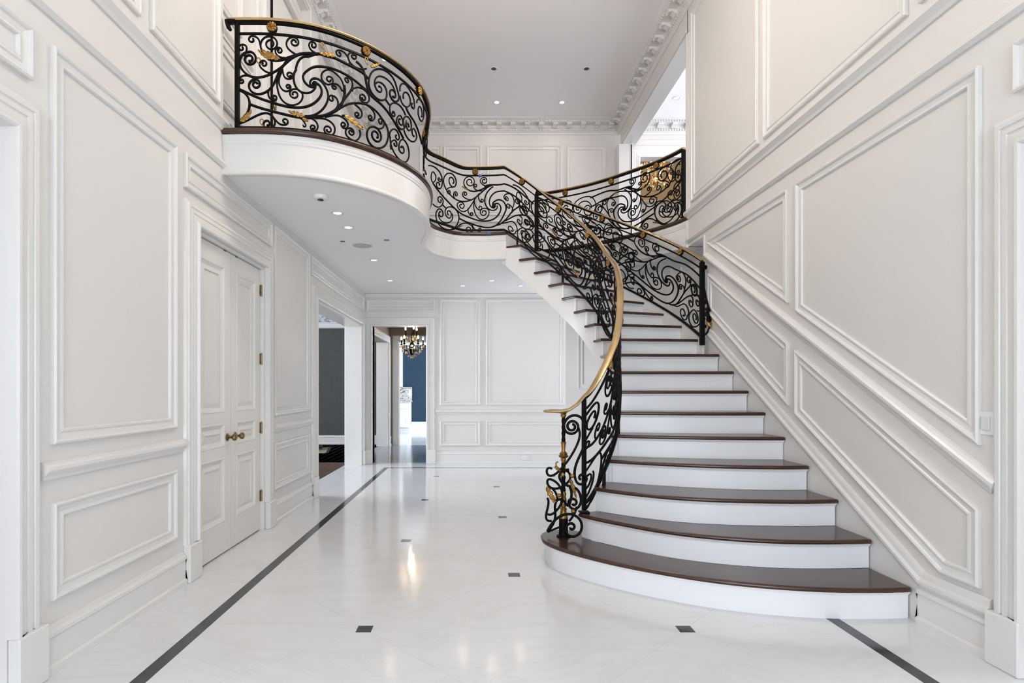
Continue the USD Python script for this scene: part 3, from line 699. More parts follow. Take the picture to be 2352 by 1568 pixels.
A1 = lambda x, y: IN.seen(530 + x / 10.455, 20 + y / 10.455, 0, 2.6)
A2 = lambda x, y: IN.seen(530 + x / 10.455, 150 + y / 10.455, 0, 2.6)
A3 = lambda x, y: IN.seen(700 + x / 10.455, 60 + y / 10.455, 0, 2.6)
A4 = lambda x, y: IN.seen(700 + x / 10.455, 190 + y / 10.455, 0, 2.6)
A5 = lambda x, y: IN.seen(850 + x / 5.6, 120 + y / 5.6, 0, 2.9)
MB = parse('''
830,1130 750,1020 710,880 670,740 570,665 | 510,745 1.0
745,980 722,830 790,715 920,665 | 960,845 1.45
1300,1175 1150,1145 1075,1050 1090,960 1150,935 | 1165,1010 1.05
880,1190 1000,1235 1200,1232 1350,1190 1500,1140 1700,1085 1900,1075 2090,1095 ;1.5
1560,1095 1430,1010 1340,880 1375,740 1490,685 | 1525,805 1.3
2040,1060 1930,990 1880,880 1920,800 | 1980,880 1.05
300,1130 375,1020 370,900 275,862 | 262,945 .95
980,1545 900,1535 760,1450 690,1350 725,1270 | 795,1325 1.1
''', A1) + parse('''
1780,-275 1550,-215 1370,-90 1200,60 1000,185 800,270 600,290 420,240 280,110 215,-40 225,-140 290,-260 400,-315 490,-320 | 450,-150 1.5 ;1.25
560,310 400,250 280,258 205,335 | 262,375 1.1
1240,80 1260,200 1320,310 1400,325 | 1410,235 1.25
1235,130 1170,290 1160,430 1220,560 1320,625 1410,600 1442,530 | 1378,515 1.05
1240,90 1150,250 1112,400 1125,570 1180,750 1290,890 1450,955 1600,930 1710,820 1720,690 1650,605 1545,570 | 1530,695 1.35
1480,-180 1350,-110 1250,30 1180,130 1100,300 1000,500 880,620 700,690 560,670 460,580 440,470 495,375 | 600,455 1.35 ;1.2
960,540 900,680 945,800 1030,850 | 1040,775 1.1
180,560 350,640 600,755 900,865 1200,955 1450,1005 1700,1012 1950,940 2110,810 2180,680 2165,540 2070,440 | 2010,455 .6 ;1.35
180,590 330,665 430,800 452,950 420,1100 330,1240 180,1390 ;1.3
180,1400 400,1320 600,1220 750,1160 870,1150 970,1195 1055,1320 1050,1430 960,1500 | 880,1405 1.15 ;1.15
990,1215 1080,1320 1180,1410 1280,1430 | 1300,1345 1.1
450,930 700,1020 1000,1105 1300,1180 1600,1245 1900,1262 2100,1225 ;1.35
1650,1260 1740,1330 1790,1410 | 1760,1445 .7 ;.8
''', A2) + parse('''
0,720 200,690 330,665 500,712 700,762 900,855 1100,955 1300,1065 1450,1175 1520,1265 ;1.4
1500,1560 1300,1385 1100,1232 900,1120 700,1033 500,985 350,970 200,990 60,1070 -40,1200 -10,1330 60,1410 150,1460 240,1450 | 225,1390 .5 ;1.25
1090,930 1040,760 960,645 830,580 | 825,665 1.05
1480,1020 1300,1022 1160,950 1070,840 1040,720 1100,640 | 1170,725 1.3
930,1580 925,1400 860,1262 750,1145 600,1052 480,1070 400,1180 430,1310 520,1390 610,1395 | 590,1285 1.25
900,1560 850,1470 760,1392 690,1395 | 715,1465 1.1
1140,1560 1150,1420 1110,1285 1030,1240 | 1020,1305 1.05
''', A3) + parse('''
950,60 960,250 930,400 850,560 700,680 500,775 250,815 0,820 ;1.5
1150,60 1120,160 1000,335 880,490 760,620 ;1.2
1000,330 1130,170 1270,112 1400,150 1510,260 1550,390 1510,470 1440,483 | 1405,365 1.3
620,720 750,620 800,500 770,385 680,318 | 645,385 1.05
500,785 680,720 850,612 1000,532 1150,492 1300,490 1450,512 1600,592 1750,722 1860,872 1950,1012 2005,1200 1990,1370 1930,1500 1800,1570 1650,1540 1540,1420 1492,1250 1520,1120 1620,1055 1735,1092 | 1705,1265 1.35 ;1.2
1700,1080 1800,1105 1890,1050 1905,960 1860,885 | 1825,940 1.0
1200,520 1300,600 1372,720 1350,825 1275,842 | 1262,765 1.15
1500,540 1630,660 1682,780 1650,890 1580,905 | 1580,835 1.1
0,830 170,862 280,950 312,1070 265,1150 185,1145 | 205,1075 1.1
250,855 450,862 600,925 710,1050 722,1150 680,1240 600,1252 | 565,1130 1.3
480,825 700,785 850,802 960,872 1035,980 1000,1085 930,1085 | 935,1010 1.1
900,790 1060,835 1200,940 1390,1085 ;1.1
1310,1130 1335,1240 1292,1340 1200,1392 1100,1352 1010,1272 978,1180 1020,1102 1095,1088 | 1110,1185 1.25
0,800 250,765 430,635 530,480 562,330 530,170 450,30 350,-70 240,-105 150,-60 130,30 190,80 | 220,30 .5 ;1.2
-200,-320 -260,-200 -265,-80 -235,50 -160,170 -50,235 90,245 200,190 260,100 ;1.2
100,-620 -100,-580 -190,-430 -215,-320 ;1.2
''', A4)
KC = parse('''
170,615 70,580 0,480 -10,330 40,240 120,215 230,260 310,360 350,480 370,560 350,628 | 300,545 1.25 ;1.15
325,520 270,400 190,330 110,310 60,370 70,450 | 120,462 .8
75,400 130,388 195,450 215,540 170,615 ;1.0
200,610 250,680 ;1.1
455,810 400,705 310,652 258,690 262,780 310,825 | 297,785 .8
465,880 440,975 390,985 345,920 350,840 390,815 | 388,885 1.0
440,960 430,870 470,825 520,880 530,960 510,1005 | 488,950 .9
435,1000 480,1100 560,1150 600,1090 | 562,1050 .8
-180,120 -60,330 0,540 120,650 250,800 350,960 430,1110 ;1.3
460,700 500,790 560,880 640,1080 665,1180 ;1.2
260,1110 252,1050 275,1000 320,990 365,1050 | 345,1085 .8
260,1090 290,1250 360,1360 450,1412 500,1330 482,1200 422,1122 380,1160 372,1250 | 410,1240 .9
270,1250 268,1165 318,1130 | 322,1180 .8
385,500 390,430 440,405 500,470 560,600 570,700 | 545,680 .7
385,560 430,680 490,700 518,620 490,540 440,520 430,600 ;1.0
600,650 650,620 690,730 685,850 650,880 620,800 | 655,790 .7
''', A5)
# motif of the landing panel, read off in the same way
B1 = lambda x, y: IN.seen(980 + x / 6.272, 350 + y / 6.272, S_W - .25, S_TOP + 1.0)
ML = parse('''
90,440 160,540 280,680 430,830 600,930 750,980 880,985 980,950 1050,870 1068,790 1035,740 985,742 | 970,775 .6 ;1.25
470,950 600,1010 750,1060 880,1080 980,1060 1080,960 1130,860 1142,780 1110,712 1050,682 990,700 | 985,755 .5 ;1.3
1540,890 1430,780 1320,670 1220,600 1100,555 1000,570 930,630 903,710 918,770 965,800 | 970,765 .4 ;1.2
960,490 900,540 850,620 838,710 870,790 930,832 1000,820 1015,765 ;1.2
830,490 950,465 1080,460 1200,480 1290,530 1380,600 1470,680 1535,740 ;1.3
900,490 830,540 740,620 650,680 560,705 450,690 360,630 280,530 245,430 262,340 325,300 | 365,415 1.45 ;1.15
370,505 320,510 290,555 308,588 | 322,565 .9
900,482 820,470 775,420 790,372 | 828,410 1.25
560,500 535,440 560,370 610,347 | 622,425 1.4
560,500 610,545 680,560 760,545 850,505 940,475 ;1.3
800,548 740,550 690,520 672,480 | 702,482 1.1
650,680 560,660 515,610 532,570 | 552,598 1.1
450,690 390,630 395,580 | 422,602 1.05
760,590 690,680 620,790 570,840 520,850 460,810 440,760 462,722 | 500,768 1.25
600,800 600,860 640,908 | 645,882 1.0
745,610 747,660 780,715 | 795,690 1.1
690,690 700,760 740,820 | 768,795 1.0
685,700 680,800 710,900 770,960 850,950 895,890 890,830 835,805 | 822,865 1.35
1230,870 1250,770 1255,680 1220,610 1160,595 1112,640 | 1150,660 1.25
1220,870 1230,790 1195,755 | 1180,780 1.05
1290,800 1335,750 1335,702 | 1305,712 1.0
1000,1050 1120,980 1200,890 1270,820 1340,780 1400,780 1435,825 | 1385,838 1.25 ;1.2
1050,1035 1180,960 1280,910 1380,900 1460,920 1520,980 1540,1060 ;1.15
1330,905 1370,940 1370,990 | 1332,988 1.0
1440,920 1482,960 1480,1008 | 1445,1000 1.0
1080,1020 1180,1000 1260,1010 1300,1080 1280,1140 | 1218,1108 1.3
1530,1180 1490,1260 1410,1292 1340,1260 1308,1190 1330,1110 1390,1082 | 1408,1180 1.4
1440,1100 1500,1112 1538,1080 | 1518,1062 .9
440,850 465,940 430,1050 340,1110 240,1090 160,1010 133,920 150,840 | 200,880 1.2 ;1.1
440,850 390,800 310,787 265,840 | 320,880 1.2
175,870 190,960 260,1010 330,1005 375,940 370,880 ;1.0
235,760 275,800 ;1.1
90,740 150,785 210,770 237,705 | 192,690 1.1
350,1110 430,1080 500,1030 580,1020 640,1050 667,1100 645,1145 | 608,1108 1.2 ;1.1
655,1040 700,1110 750,1137 | 762,1110 1.05
30,190 80,195 150,240 210,330 225,420 215,490 | 170,465 1.0 ;1.1
90,430 65,350 95,280 130,340 120,410 88,432
222,360 205,410 | 182,385 1.0
''', B1)
C_L = B1(965, 765)

# --- balcony railing
br = thing('balcony_railing', 'curved balcony railing with gilded leaves and brass handrail on the left upper landing', 'railing')
bars(br, IN, .065, S_W, low=True, foot=.0, cut=A1(160, 700)[0] - .065)
post(br, IN, A1(160, 700)[0], 0, .83, .032)
draw(br, IN, MB, lo=.05, hi=S_W)
draw(br, IN, KC, lo=.05, hi=S_W)
sb = IN.d[np.argmin(np.abs(IN.p[:, 1] - 5.62) + 5 * (IN.p[:, 0] < -.9))]
draw(br, IN, KC, fn=lambda p: P(2 * sb - p[0] + .06, p[1]), lo=sb - .02, hi=S_W)
rosettes(br, IN, [IN.seen(625, 62, 0, 2.6)[0], IN.seen(840, 114, 0, 2.6)[0], IN.seen(961, 208, 0, 2.9)[0], sb + .42])
for a, b, w, sd in ((A1(1180, 1225), A1(740, 1090), .030, -1), (A1(960, 1230), A1(640, 1060), .018, -1), (A3(720, 740), A3(330, 620), .024, 1), (A2(250, 1370), A2(560, 1140), .028, 1), (A2(1770, 1230), A2(1385, 1180), .025, -1), (A2(1720, 1280), A2(1850, 1380), .018, 1), (A3(1560, 985), A3(1800, 960), .018, 1), (A4(940, 800), A4(1390, 1080), .028, -1)):
    obj('leaf', leaf_mesh(IN, a, b, w, sd), 'gilding', br, 40, label='gilded acanthus leaf')
for tip in (A1(640, 1240), A3(370, 440), A3(1430, 790), A4(1410, 1000), A2(720, 1350)):
    r0 = rail_p = IN.xyz(tip, .01)[0]
    obj('leaf_tip', tube(IN.xyz(catmull(np.vstack([tip + P(.03, -.04), tip + P(.006, -.022), tip, tip + P(.010, .012), tip + P(.024, .006), tip + P(.020, -.006)]), .004), .012), .0045, 6), 'gilding', br, True, label='curling gilded leaf tip')
obj('wall_bracket', cat([bbox(XL + .02, XL + .10, 4.235, 4.27, Z2 + .826, Z2 + .846), tube([P(XL + .03, 4.25, Z2 + .83), P(XL + .045, 4.25, Z2 + .79), P(XL + .062, 4.25, Z2 + .765)], [.014, .018, .012])]), 'iron', br)

# --- stair railing: the landing, then down the inner side of the flight
sr = thing('stair_railing', 'long iron scroll railing from the landing down the inner side of the stairs', 'railing')
bars(sr, IN, S_W, S_END, top=.862, foot=.028)
draw(sr, IN, ML, lo=S_W, hi=S_END)
wM = B1(1540, 800)[0] - B1(240, 800)[0]
def ml_at(s0, mirror=False, k=1.0, ky=1.0): return lambda p: P(s0 + (-1 if mirror else 1) * (p[0] - C_L[0]) * k, C_L[1] + (p[1] - C_L[1]) * ky)
s1 = C_L[0] + 1.18; s2 = s1 + 1.24; s3 = s2 + 1.12
for s0, mi in ((s1, False), (s2, False), (S_END - .62, True)):
    draw(sr, IN, ML, fn=ml_at(s0, mi, .92), lo=S_TOP + .05, hi=S_END)
for s in (S_END,): post(sr, IN, s, -.01, .83, .029)
obj('post_foot', bbox(*[IN.at(S_END)[0] + d for d in (-.04, .04)], *[IN.at(S_END)[1] + d for d in (-.035, .035)], 2 * RIS, 2 * RIS + .012, .004), 'iron', sr)
rosettes(sr, IN, [B1(700, 300)[0], IN.seen(1199, 426, S_W, S_TOP + 1.2)[0]] + list(np.arange(IN.seen(1283, 487, S_TOP, S_TOP + 2)[0], S_END - .2, .50)))
for q in ((500, 490, 630, 545, .012, -1), (430, 1080, 520, 1065, .012, 1)):
    obj('leaf', leaf_mesh(IN, B1(q[0], q[1]), B1(q[2], q[3]), q[4], q[5]), 'gilding', sr, 40, label='gilded acanthus leaf')
for s0 in (s1, s2, S_END - .62):
    for dx, dt, w in ((-.30, .10, .02), (.05, -.16, .02)):
        obj('leaf', leaf_mesh(IN, P(s0 + dx, C_L[1] + dt), P(s0 + dx - .12, C_L[1] + dt + .05), w, 1), 'gilding', sr, 40, label='gilded acanthus leaf')
for k in (17, 14, 11, 8, 5, 3):                          # short stand-offs from the bar to the treads
    s = IN.d[np.argmin(np.abs(IN.b - (k + .35) * RIS) + (IN.d < S_TOP) * 9)]; c = IN.at(s)
    if k * RIS < IN.base(s) + .03: obj('stand_off', cat([bx(c[0] - .012, c[0] + .012, c[1] - .012, c[1] + .012, k * RIS, IN.base(s) + .03)]), 'iron', sr)

# --- railing of the gallery on the right
g_path = np.array([polar(r_gal(a) + .03, a) for a in np.linspace(70.5, 17.8, 120)])
GA = Rail(g_path, lambda q, s: Z2, 1)
if np.dot(GA.nrm(1.0), CEN - GA.at(1.0)) < 0: GA.n *= -1
gr = thing('gallery_railing', 'curved iron gallery railing on the right in front of the lit upstairs room', 'railing')
bars(gr, GA, 0, GA.L, foot=.0)
for s in (.015, GA.L - .012): post(gr, GA, s, 0, .83, .04)
D1 = lambda x, y: GA.seen(1380 + x / 7.467, 320 + y / 7.467)
cg = D1(400, 1180)
gm = lambda p: P(cg[0] - (p[0] - C_L[0]) * 1.0, cg[1] + (p[1] - C_L[1]) * 1.0)
draw(gr, GA, ML, fn=gm, lo=.03, hi=GA.L - .02)
GX = parse('''
980,1440 930,1300 920,1180 960,1080 1060,1062 1115,1130 | 1050,1180 1.2
1060,1445 1200,1380 1280,1250 1270,1120 1210,1070 1150,1130 | 1195,1180 1.0
1010,1200 1010,1290 1080,1335 1180,1290 1230,1180
1380,940 1280,1040 1200,1040 1150,950 1180,890 | 1200,925 1.0
1370,340 1250,390 1190,500 1200,590 | 1230,560 1.0
1380,570 1310,610 1280,530 1310,440 1360,430
1160,560 1165,680 1230,720 1285,650 | 1250,640 1.0
1350,740 1270,780 1250,860 1300,910 | 1310,840 1.0
1390,1060 1320,1110 1310,1230 1385,1340
0,1060 150,1000 250,920 350,890 450,890 600,890 700,850 800,760 ;1.2
''', D1)
draw(gr, GA, GX, lo=.03, hi=GA.L - .02)
E1 = lambda x, y: GA.seen(1220 + x / 8.71, 340 + y / 8.71)
GL = parse('''
700,1050 800,1080 830,1180 790,1280 700,1310 640,1230 680,1150 740,1180 ;1.0
1180,970 1000,1000 870,1110 850,1230 900,1300 980,1270 | 940,1210 1.0
1180,970 1270,1050 1290,1180 1220,1310 1120,1340 1060,1260 | 1130,1210 1.2
930,1190 980,1100 1080,1060 1180,1110 1210,1200
''', E1)
draw(gr, GA, GL, lo=.03, hi=GA.L - .02)
rosettes(gr, GA, [GA.seen(x, y)[0] for x, y in ((1298, 449), (1404, 419), (1508, 377))])
for q in ((780, 760, 700, 870), (300, 900, 220, 930), (900, 1420, 1000, 1450)):
    obj('leaf', leaf_mesh(GA, D1(q[0], q[1]), D1(q[2], q[3]), .012, 1), 'gilding', gr, 40, label='gilded acanthus leaf')

# --- railing of the outer side of the flight
o_path = np.array([polar(2.355, a) for a in np.linspace(69.5, 1.6, 160)])
OU = Rail(o_path, lambda q, s: min(Z2, (10 + (math.degrees(math.atan2(q[1] - CEN[1], q[0] - CEN[0])) - 4.3) / 8.2) * RIS), 1)
if np.dot(OU.nrm(1.0), CEN - OU.at(1.0)) < 0: OU.n *= -1
orr = thing('outer_stair_railing', 'iron scroll railing with black end post where the right wall panelling stops', 'railing')
bars(orr, OU, 0, OU.L, top=.90, foot=.045)
post(orr, OU, OU.L - .012, -.02, .86, .045); post(orr, OU, .015, 0, .86, .04)
G1 = lambda x, y: OU.seen(1420 + x / 7.127, 560 + y / 7.127)
co = G1(785, 590)
kx = (OU.L - co[0]) / (B1(1540, 800)[0] - C_L[0])
draw(orr, OU, ML, fn=lambda p: P(co[0] + (p[0] - C_L[0]) * kx, co[1] + (p[1] - C_L[1]) * 1.02), lo=.03, hi=OU.L - .02)
draw(orr, OU, ML, fn=lambda p: P(co[0] - 1.12 + (p[0] - C_L[0]) * kx, co[1] + (p[1] - C_L[1]) * 1.02), lo=.03, hi=co[0] - .55)
rosettes(orr, OU, [OU.seen(x, y)[0] for x, y in ((1288, 468), (1383, 507), (1478, 544), (1564, 580))], t=.835)
def plane_pt(px, py, Y): return P((px - CX) * Y / F, Y, H + (CY - py) * Y / F)
Q = lambda x, y, Y=5.82: plane_pt(1590 + x / 7.467, 570 + y / 7.467, Y)
def flat_stroke(pts, c=None, turns=1, Y=5.82, org=Q, r=.009, step=.012):
    q = np.array([[org(x, y, Y)[0], org(x, y, Y)[2]] for x, y in pts]); p = catmull(q, step)
    if c is not None:
        cc = org(c[0], c[1], Y); p = np.vstack([p, curl(p, P(cc[0], cc[2]), turns)])
    return tube(np.stack([p[:, 0], np.full(len(p), Y), p[:, 1]], 1), r, 7)
for pts, c, t in (([(185, 480), (195, 360), (230, 300)], (215, 330), .9), ([(180, 470), (200, 650), (240, 860), (275, 1000), (305, 1150), (300, 1300), (265, 1430), (215, 1480), (175, 1420), (180, 1330)], (210, 1345), .8), ([(175, 960), (190, 900), (225, 900)], (205, 930), .8), ([(175, 1190), (200, 1230)], (190, 1205), .7)):
    obj('scroll', flat_stroke(pts, c, t, r=.010), 'iron', orr, True)
for i, (x, y) in enumerate(((250, 1010), (235, 1090), (265, 1180), (280, 1260))):
    b0 = Q(x, y, 5.80); b1 = Q(x + 22, y + 95, 5.79); u = np.linspace(0, 1, 9)
    rings = []
    for s in u:
        c = b0 + (b1 - b0) * s; w = .030 * math.sin(math.pi * min(.97, .08 + .9 * s)) ; rings.append([c + P(w * math.cos(a) * 1.0, -.012 - .008 * math.sin(a), w * .35 * math.sin(a)) for a in np.linspace(0, 2 * np.pi, 9)[:-1]])
    obj('leaf', loft(rings), 'gilding' if i == 3 else 'iron', orr, 40)

# --- newel at the foot of the stairs
NX, NY = .655, 4.165
nw = thing('newel_post', 'black and gilded newel with scrolls and gold leaf on the round first step', 'newel', (0, 0, 0))
z0 = RIS
def lz(prof, m, name, n=30): obj(name, lathe([(r, z0 + h) for r, h in prof], n, (NX, NY, 0)), m, nw, 50)
lz([(0, 0), (.052, 0), (.052, .008), (.036, .014), (.034, .05), (.034, .135), (.030, .14), (0, .14)], 'iron', 'base')
lz([(0, .14), (.032, .14), (.034, .15), (.026, .175), (.022, .20), (.026, .206), (.026, .214), (.018, .22), (.024, .25), (.025, .275), (.018, .305), (.022, .325), (.014, .345), (0, .345)], 'gilding', 'collar')
obj('shaft', lathe([(.0155 + .002 * math.sin(i * 1.6), z0 + .34 + i * .0122) for i in range(19)], 12, (NX, NY, 0)), 'iron', nw, 40)
lz([(0, .52), (.014, .52), (.019, .53), (.012, .54), (.014, .56), (.021, .585), (.017, .592), (.034, .603), (.038, .612), (.028, .620), (.032, .630), (.019, .640), (.013, .652), (.016, .69), (.021, .715), (.013, .722), (0, .722)], 'gilding', 'baluster_knop')
obj('shaft', lathe([(.014 + .002 * math.sin(i * 1.6), z0 + .72 + i * .0122) for i in range(19)], 12, (NX, NY, 0)), 'iron', nw, 40)
lz([(0, .90), (.014, .90), (.022, .915), (.018, .925), (.026, .935), (.020, .945), (.02, .958), (0, .96)], 'gilding', 'cap')
V = lambda x, y, Y=4.11: plane_pt(1240 + x / 4.48, 900 + y / 4.48, Y)
NS = [([(445, 310), (420, 262), (350, 240), (275, 280), (247, 350), (272, 410)], (330, 355), 1.6, 4.10, .010),
      ([(395, 365), (410, 450), (370, 570), (300, 690), (210, 800), (150, 850), (95, 860), (72, 830), (78, 790), (125, 790)], None, 1, 4.09, .009),
      ([(445, 580), (395, 690), (360, 800), (362, 880), (392, 940), (432, 948)], (432, 885), .9, 4.12, .010),
      ([(300, 800), (240, 812), (202, 855), (222, 920), (285, 962), (370, 990), (420, 1080), (412, 1160), (355, 1205), (300, 1165), (300, 1115)], (345, 1140), .8, 4.08, .010),
      ([(240, 812), (300, 830), (312, 890), (262, 950), (190, 990), (115, 985), (78, 940), (85, 900), (130, 905), (200, 965), (232, 1045), (222, 1140), (170, 1220), (100, 1262), (75, 1255)], None, 1, 4.10, .009),
      ([(300, 960), (325, 1030), (318, 1110), (290, 1170), (230, 1110), (180, 1112), (160, 1150), (158, 1290), (128, 1370), (78, 1438)], None, 1, 4.13, .010),
      ([(120, 985), (165, 1040), (180, 1110)], None, 1, 4.12, .009),
      ([(75, 1090), (78, 1200), (76, 1318), (122, 1326)], None, 1, 4.15, .009),
      ([(78, 1432), (150, 1325), (250, 1262), (340, 1262), (410, 1312), (432, 1390), (392, 1468), (320, 1485), (266, 1430), (282, 1370)], (325, 1390), .9, 4.07, .010),
      ([(380, 1180), (350, 1260), (300, 1330)], None, 1, 4.14, .009), ([(78, 1440), (210, 1385)], None, 1, 4.18, .008)]
for pts, c, t, Y, r in NS: obj('scroll', flat_stroke(pts, c, t, Y, V, r), 'iron', nw, True)
def free_leaf(a, b, w, dy=-.02, lobes=3):
    a, b = np.array(a), np.array(b); d = b - a; L = np.linalg.norm(d); d /= L; sd = np.cross(d, P(0, 1, 0)); sd /= np.linalg.norm(sd); v, f = leaf_lobes(L, w * .8)
    return a + np.outer(v[:, 0], d) + np.outer(v[:, 1], sd) + np.outer(v[:, 2] * 1.5 + .012 * np.sin(np.pi * np.clip(v[:, 0] / L, 0, 1)), P(0, -1, 0)), f
for a, b, w in ((V(68, 970, 4.08), V(150, 1140, 4.06), .030), (V(120, 1060, 4.07), V(165, 1130, 4.05), .018), (V(310, 890, 4.10), V(372, 1090, 4.07), .022), (V(150, 760, 4.08), V(210, 810, 4.08), .020)):
    obj('leaf', free_leaf(a, b, w), 'gilding', nw, 40, label='gilded leaf on the newel scrolls')
obj('leaf_tip', flat_stroke([(200, 805), (170, 760), (168, 725), (190, 718)], None, 1, 4.07, V, .006), 'gilding', nw, True)
for x, y in ((332, 862), (342, 1226), (197, 1064), (235, 850)):
    m = trimesh.creation.icosphere(2, .016); m.apply_translation(V(x, y, 4.06)); obj('ball', m, 'gilding', nw, True, label='gilded ball')
# brass volute that ends the handrail over the newel
zr = IN.base(S_END) + .862; zv = 1.145
vol = [(*IN.at(S_END - d_), IN.base(S_END - d_) + .862) for d_ in (.06, .03, 0)] + [(.755, 4.133, zr - .058), (.69, 4.120, zv + .012), (.625, 4.118, zv)]
for u in np.linspace(.06, 1, 22):
    an = math.radians(262) - u * 2 * math.pi * 1.02; rr = .078 * (1 - .60 * u); vol.append((.615 + rr * math.cos(an) * 1.25, 4.190 + rr * math.sin(an) * .95, zv - .004 * u))
vol = smooth_curve(resample(np.array(vol, float), .02), 110)
nn = normals2(vol)
obj('volute', along(vol, nn, [(-.024, -.006), (-.026, -.014), (-.018, -.022), (.018, -.022), (.026, -.014), (.024, -.006), (.012, .001), (-.012, .001)]), 'brass', nw, 40, label='polished brass volute of the handrail')

# ------------------------------------------------------------------ double door on the left
XD = XL - .035
WDr = Wall(lambda u, z, d: (XD + d, u, z))
dr = struct('door_1', 'white six-panel double doors with brass knobs in the left wall')
casing(dr, WL, 3.84, 5.10, 2.43)
obj('jamb', cat([bx(XL - .29, XL - .002, 3.841, 3.865, 0, 2.43), bx(XL - .29, XL - .002, 5.075, 5.099, 0, 2.43), bx(XL - .29, XL - .002, 3.865, 5.075, 2.405, 2.429)]), 'trim_paint', dr)
obj('stop_panel', bx(XL - .14, XL - .11, 3.865, 5.075, 0, 2.41), 'dark_lens', dr)
for i, (a, b) in enumerate(((3.869, 4.4675), (4.4715, 5.071))):
    shape = Polygon(rect(a, b, .012, 2.40)); fields = [rect(a + .105, b - .105, z0_, z1_) for z0_, z1_ in ((.25, .76), (.845, 1.03), (1.115, 2.27))]
    for q in fields: shape = shape.difference(Polygon(q))
    lf = obj('door_leaf', cat([wall_slab(WDr, shape, .042)] + [wall_slab(Wall(lambda u, z, d: (XD - .016 + d, u, z)), Polygon(q), .02) for q in fields]), 'door_paint', dr)
    for q in fields:
        obj('panel_moulding', mould(WDr, q, [(0, -.016), (0, .0), (.006, .004), (.014, .002), (.022, -.008), (.034, -.013), (.040, -.016)]), 'door_paint', lf)
        (u0, z0_), (u1, z1_) = q[0], q[2]
        obj('raised_field', mould(Wall(lambda u, z, d: (XD - .016 + d, u, z)), rect(u0 + .045, u1 - .045, z0_ + .045, z1_ - .045), [(0, 0), (.03, .010), (.034, .010), (.034, 0)]), 'door_paint', lf)
    yk = 4.405 if i == 0 else 4.545
    kn = lathe([(0, 0), (.030, 0), (.031, .004), (.024, .010), (.011, .014), (.010, .034), (.016, .042), (.026, .050), (.029, .060), (.025, .071), (.012, .078), (0, .079)], 24)
    v = kn[0]; obj('knob', (np.stack([XD + v[:, 2], yk + v[:, 0], .915 + v[:, 1]], 1), kn[1]), 'aged_brass', lf, 40, label='round brass door knob')
for y, zs in ((3.867, (2.21, 1.577, .943, .32)), (5.073, (2.21, 1.58, .945, .32))):
    for z in zs:
        obj('hinge', cat([lathe([(0, -.056), (.004, -.054), (.008, -.05), (.008, .05), (.004, .054), (0, .056)], 12, (XD + .012, y, z)), bx(XD - .02, XD + .006, y - .014, y + .014, z - .048, z + .048)]), 'aged_brass', dr, label='aged brass hinge')
for y in (4.36, 4.57): obj('ball_catch', bbox(XD - .02, XD + .004, y - .02, y + .02, 2.394, 2.412, .002), 'aged_brass', dr)

# ------------------------------------------------------------------ cased opening on the left and the dining room beyond
XJ = XL - .29
o3 = struct('door_3', 'white cased opening in the left wall to the grey dining room')
obj('jamb', bbox(XJ, XL - .001, 9.385, 9.415, 0, DT, .003), 'trim_paint', o3); obj('jamb', bbox(XJ, XL - .001, 6.665, 6.695, 0, DT, .003), 'trim_paint', o3)
obj('head_jamb', bbox(XJ, XL - .001, 6.695, 9.385, DT - .03, DT - .0, .003), 'trim_paint', o3)
obj('threshold', bx(XJ - .01, XL + .0, 6.695, 9.385, -.012, .001), 'white_marble', o3)
dn = struct('wall_dining', 'charcoal papered wall of the dining room with patterned paper above the rail')
YD = 12.95
obj('lower_paper', bx(-7, XJ, YD, YD + .12, 0, 2.74), 'charcoal_wallpaper', dn); obj('upper_paper', bx(-7, XJ, YD, YD + .12, 2.74, 4.4), 'damask', dn)
WDn = Wall(lambda u, z, d: (u, YD - d, z))
run(dn, WDn, [(-7, 2.73), (XJ, 2.73)], [(0, 0), (0, .03), (.02, .05), (.05, .05), (.055, .035), (.10, .035), (.105, .05), (.14, .06), (.145, 0)], 'picture_rail')
run(dn, WDn, [(-7, 0), (XJ, 0)], BASEP, 'skirting')
obj('side_wall', bx(XJ - .030, XJ - .024, YB + .0, 10.5, 0, 4.4), 'charcoal_wallpaper', dn); obj('side_wall', bx(XJ - .030, XJ - .024, 12.5, YD, 0, 4.4), 'charcoal_wallpaper', dn); obj('side_wall', bx(XJ - .030, XJ - .024, 10.5, 12.5, 2.4, 4.4), 'charcoal_wallpaper', dn); obj('side_wall', bx(-7.1, -7.0, 5.9, YD, 0, 4.4), 'charcoal_wallpaper', dn); obj('side_wall', bx(-7.0, XJ - .02, 5.8, 5.9, 0, 4.4), 'charcoal_wallpaper', dn)
obj('ceiling_plaster', bx(-7.1, XJ, 5.8, YD, 4.4, 4.5), 'ceiling_paint', dn)
f2 = struct('floor_dining', 'dark brown polished parquet of the dining room')
for i, x in enumerate(np.arange(-7, XJ - .05, .14)):
    obj('floorboard', bx(x + .001, min(x + .139, XJ), 5.8, YD, -.02, 0), 'dark_parquet', f2)
pp = thing('paper_sheet', 'brown protective paper sheet lying on the dining room floor', 'paper', (-3.75, 11.55, .004), 12)
obj('sheet', bbox(-.8, .62, -.55, .55, 0, .004, .001), 'paper', pp); obj('taped_edge', bbox(.58, .64, -.56, .56, .003, .006, .001), 'cord_rubber', pp)
cc = thing('cable_coil', 'coiled black cable lying on the brown paper', 'cable', (-3.45, 11.7, .009))
t_ = np.linspace(0, 1, 120)
obj('coil', tube(np.stack([.13 * np.cos(t_ * 26) * (1 + .2 * np.sin(t_ * 9)), .16 * np.sin(t_ * 26), .02 + .07 * t_ + .0 * t_], 1), .013, 6), 'cord_rubber', cc, True)
obj('tail', tube(np.stack([-.12 - .42 * t_, .05 * np.sin(t_ * 6), .016 + 0 * t_], 1), .012, 6), 'cord_rubber', cc, True)

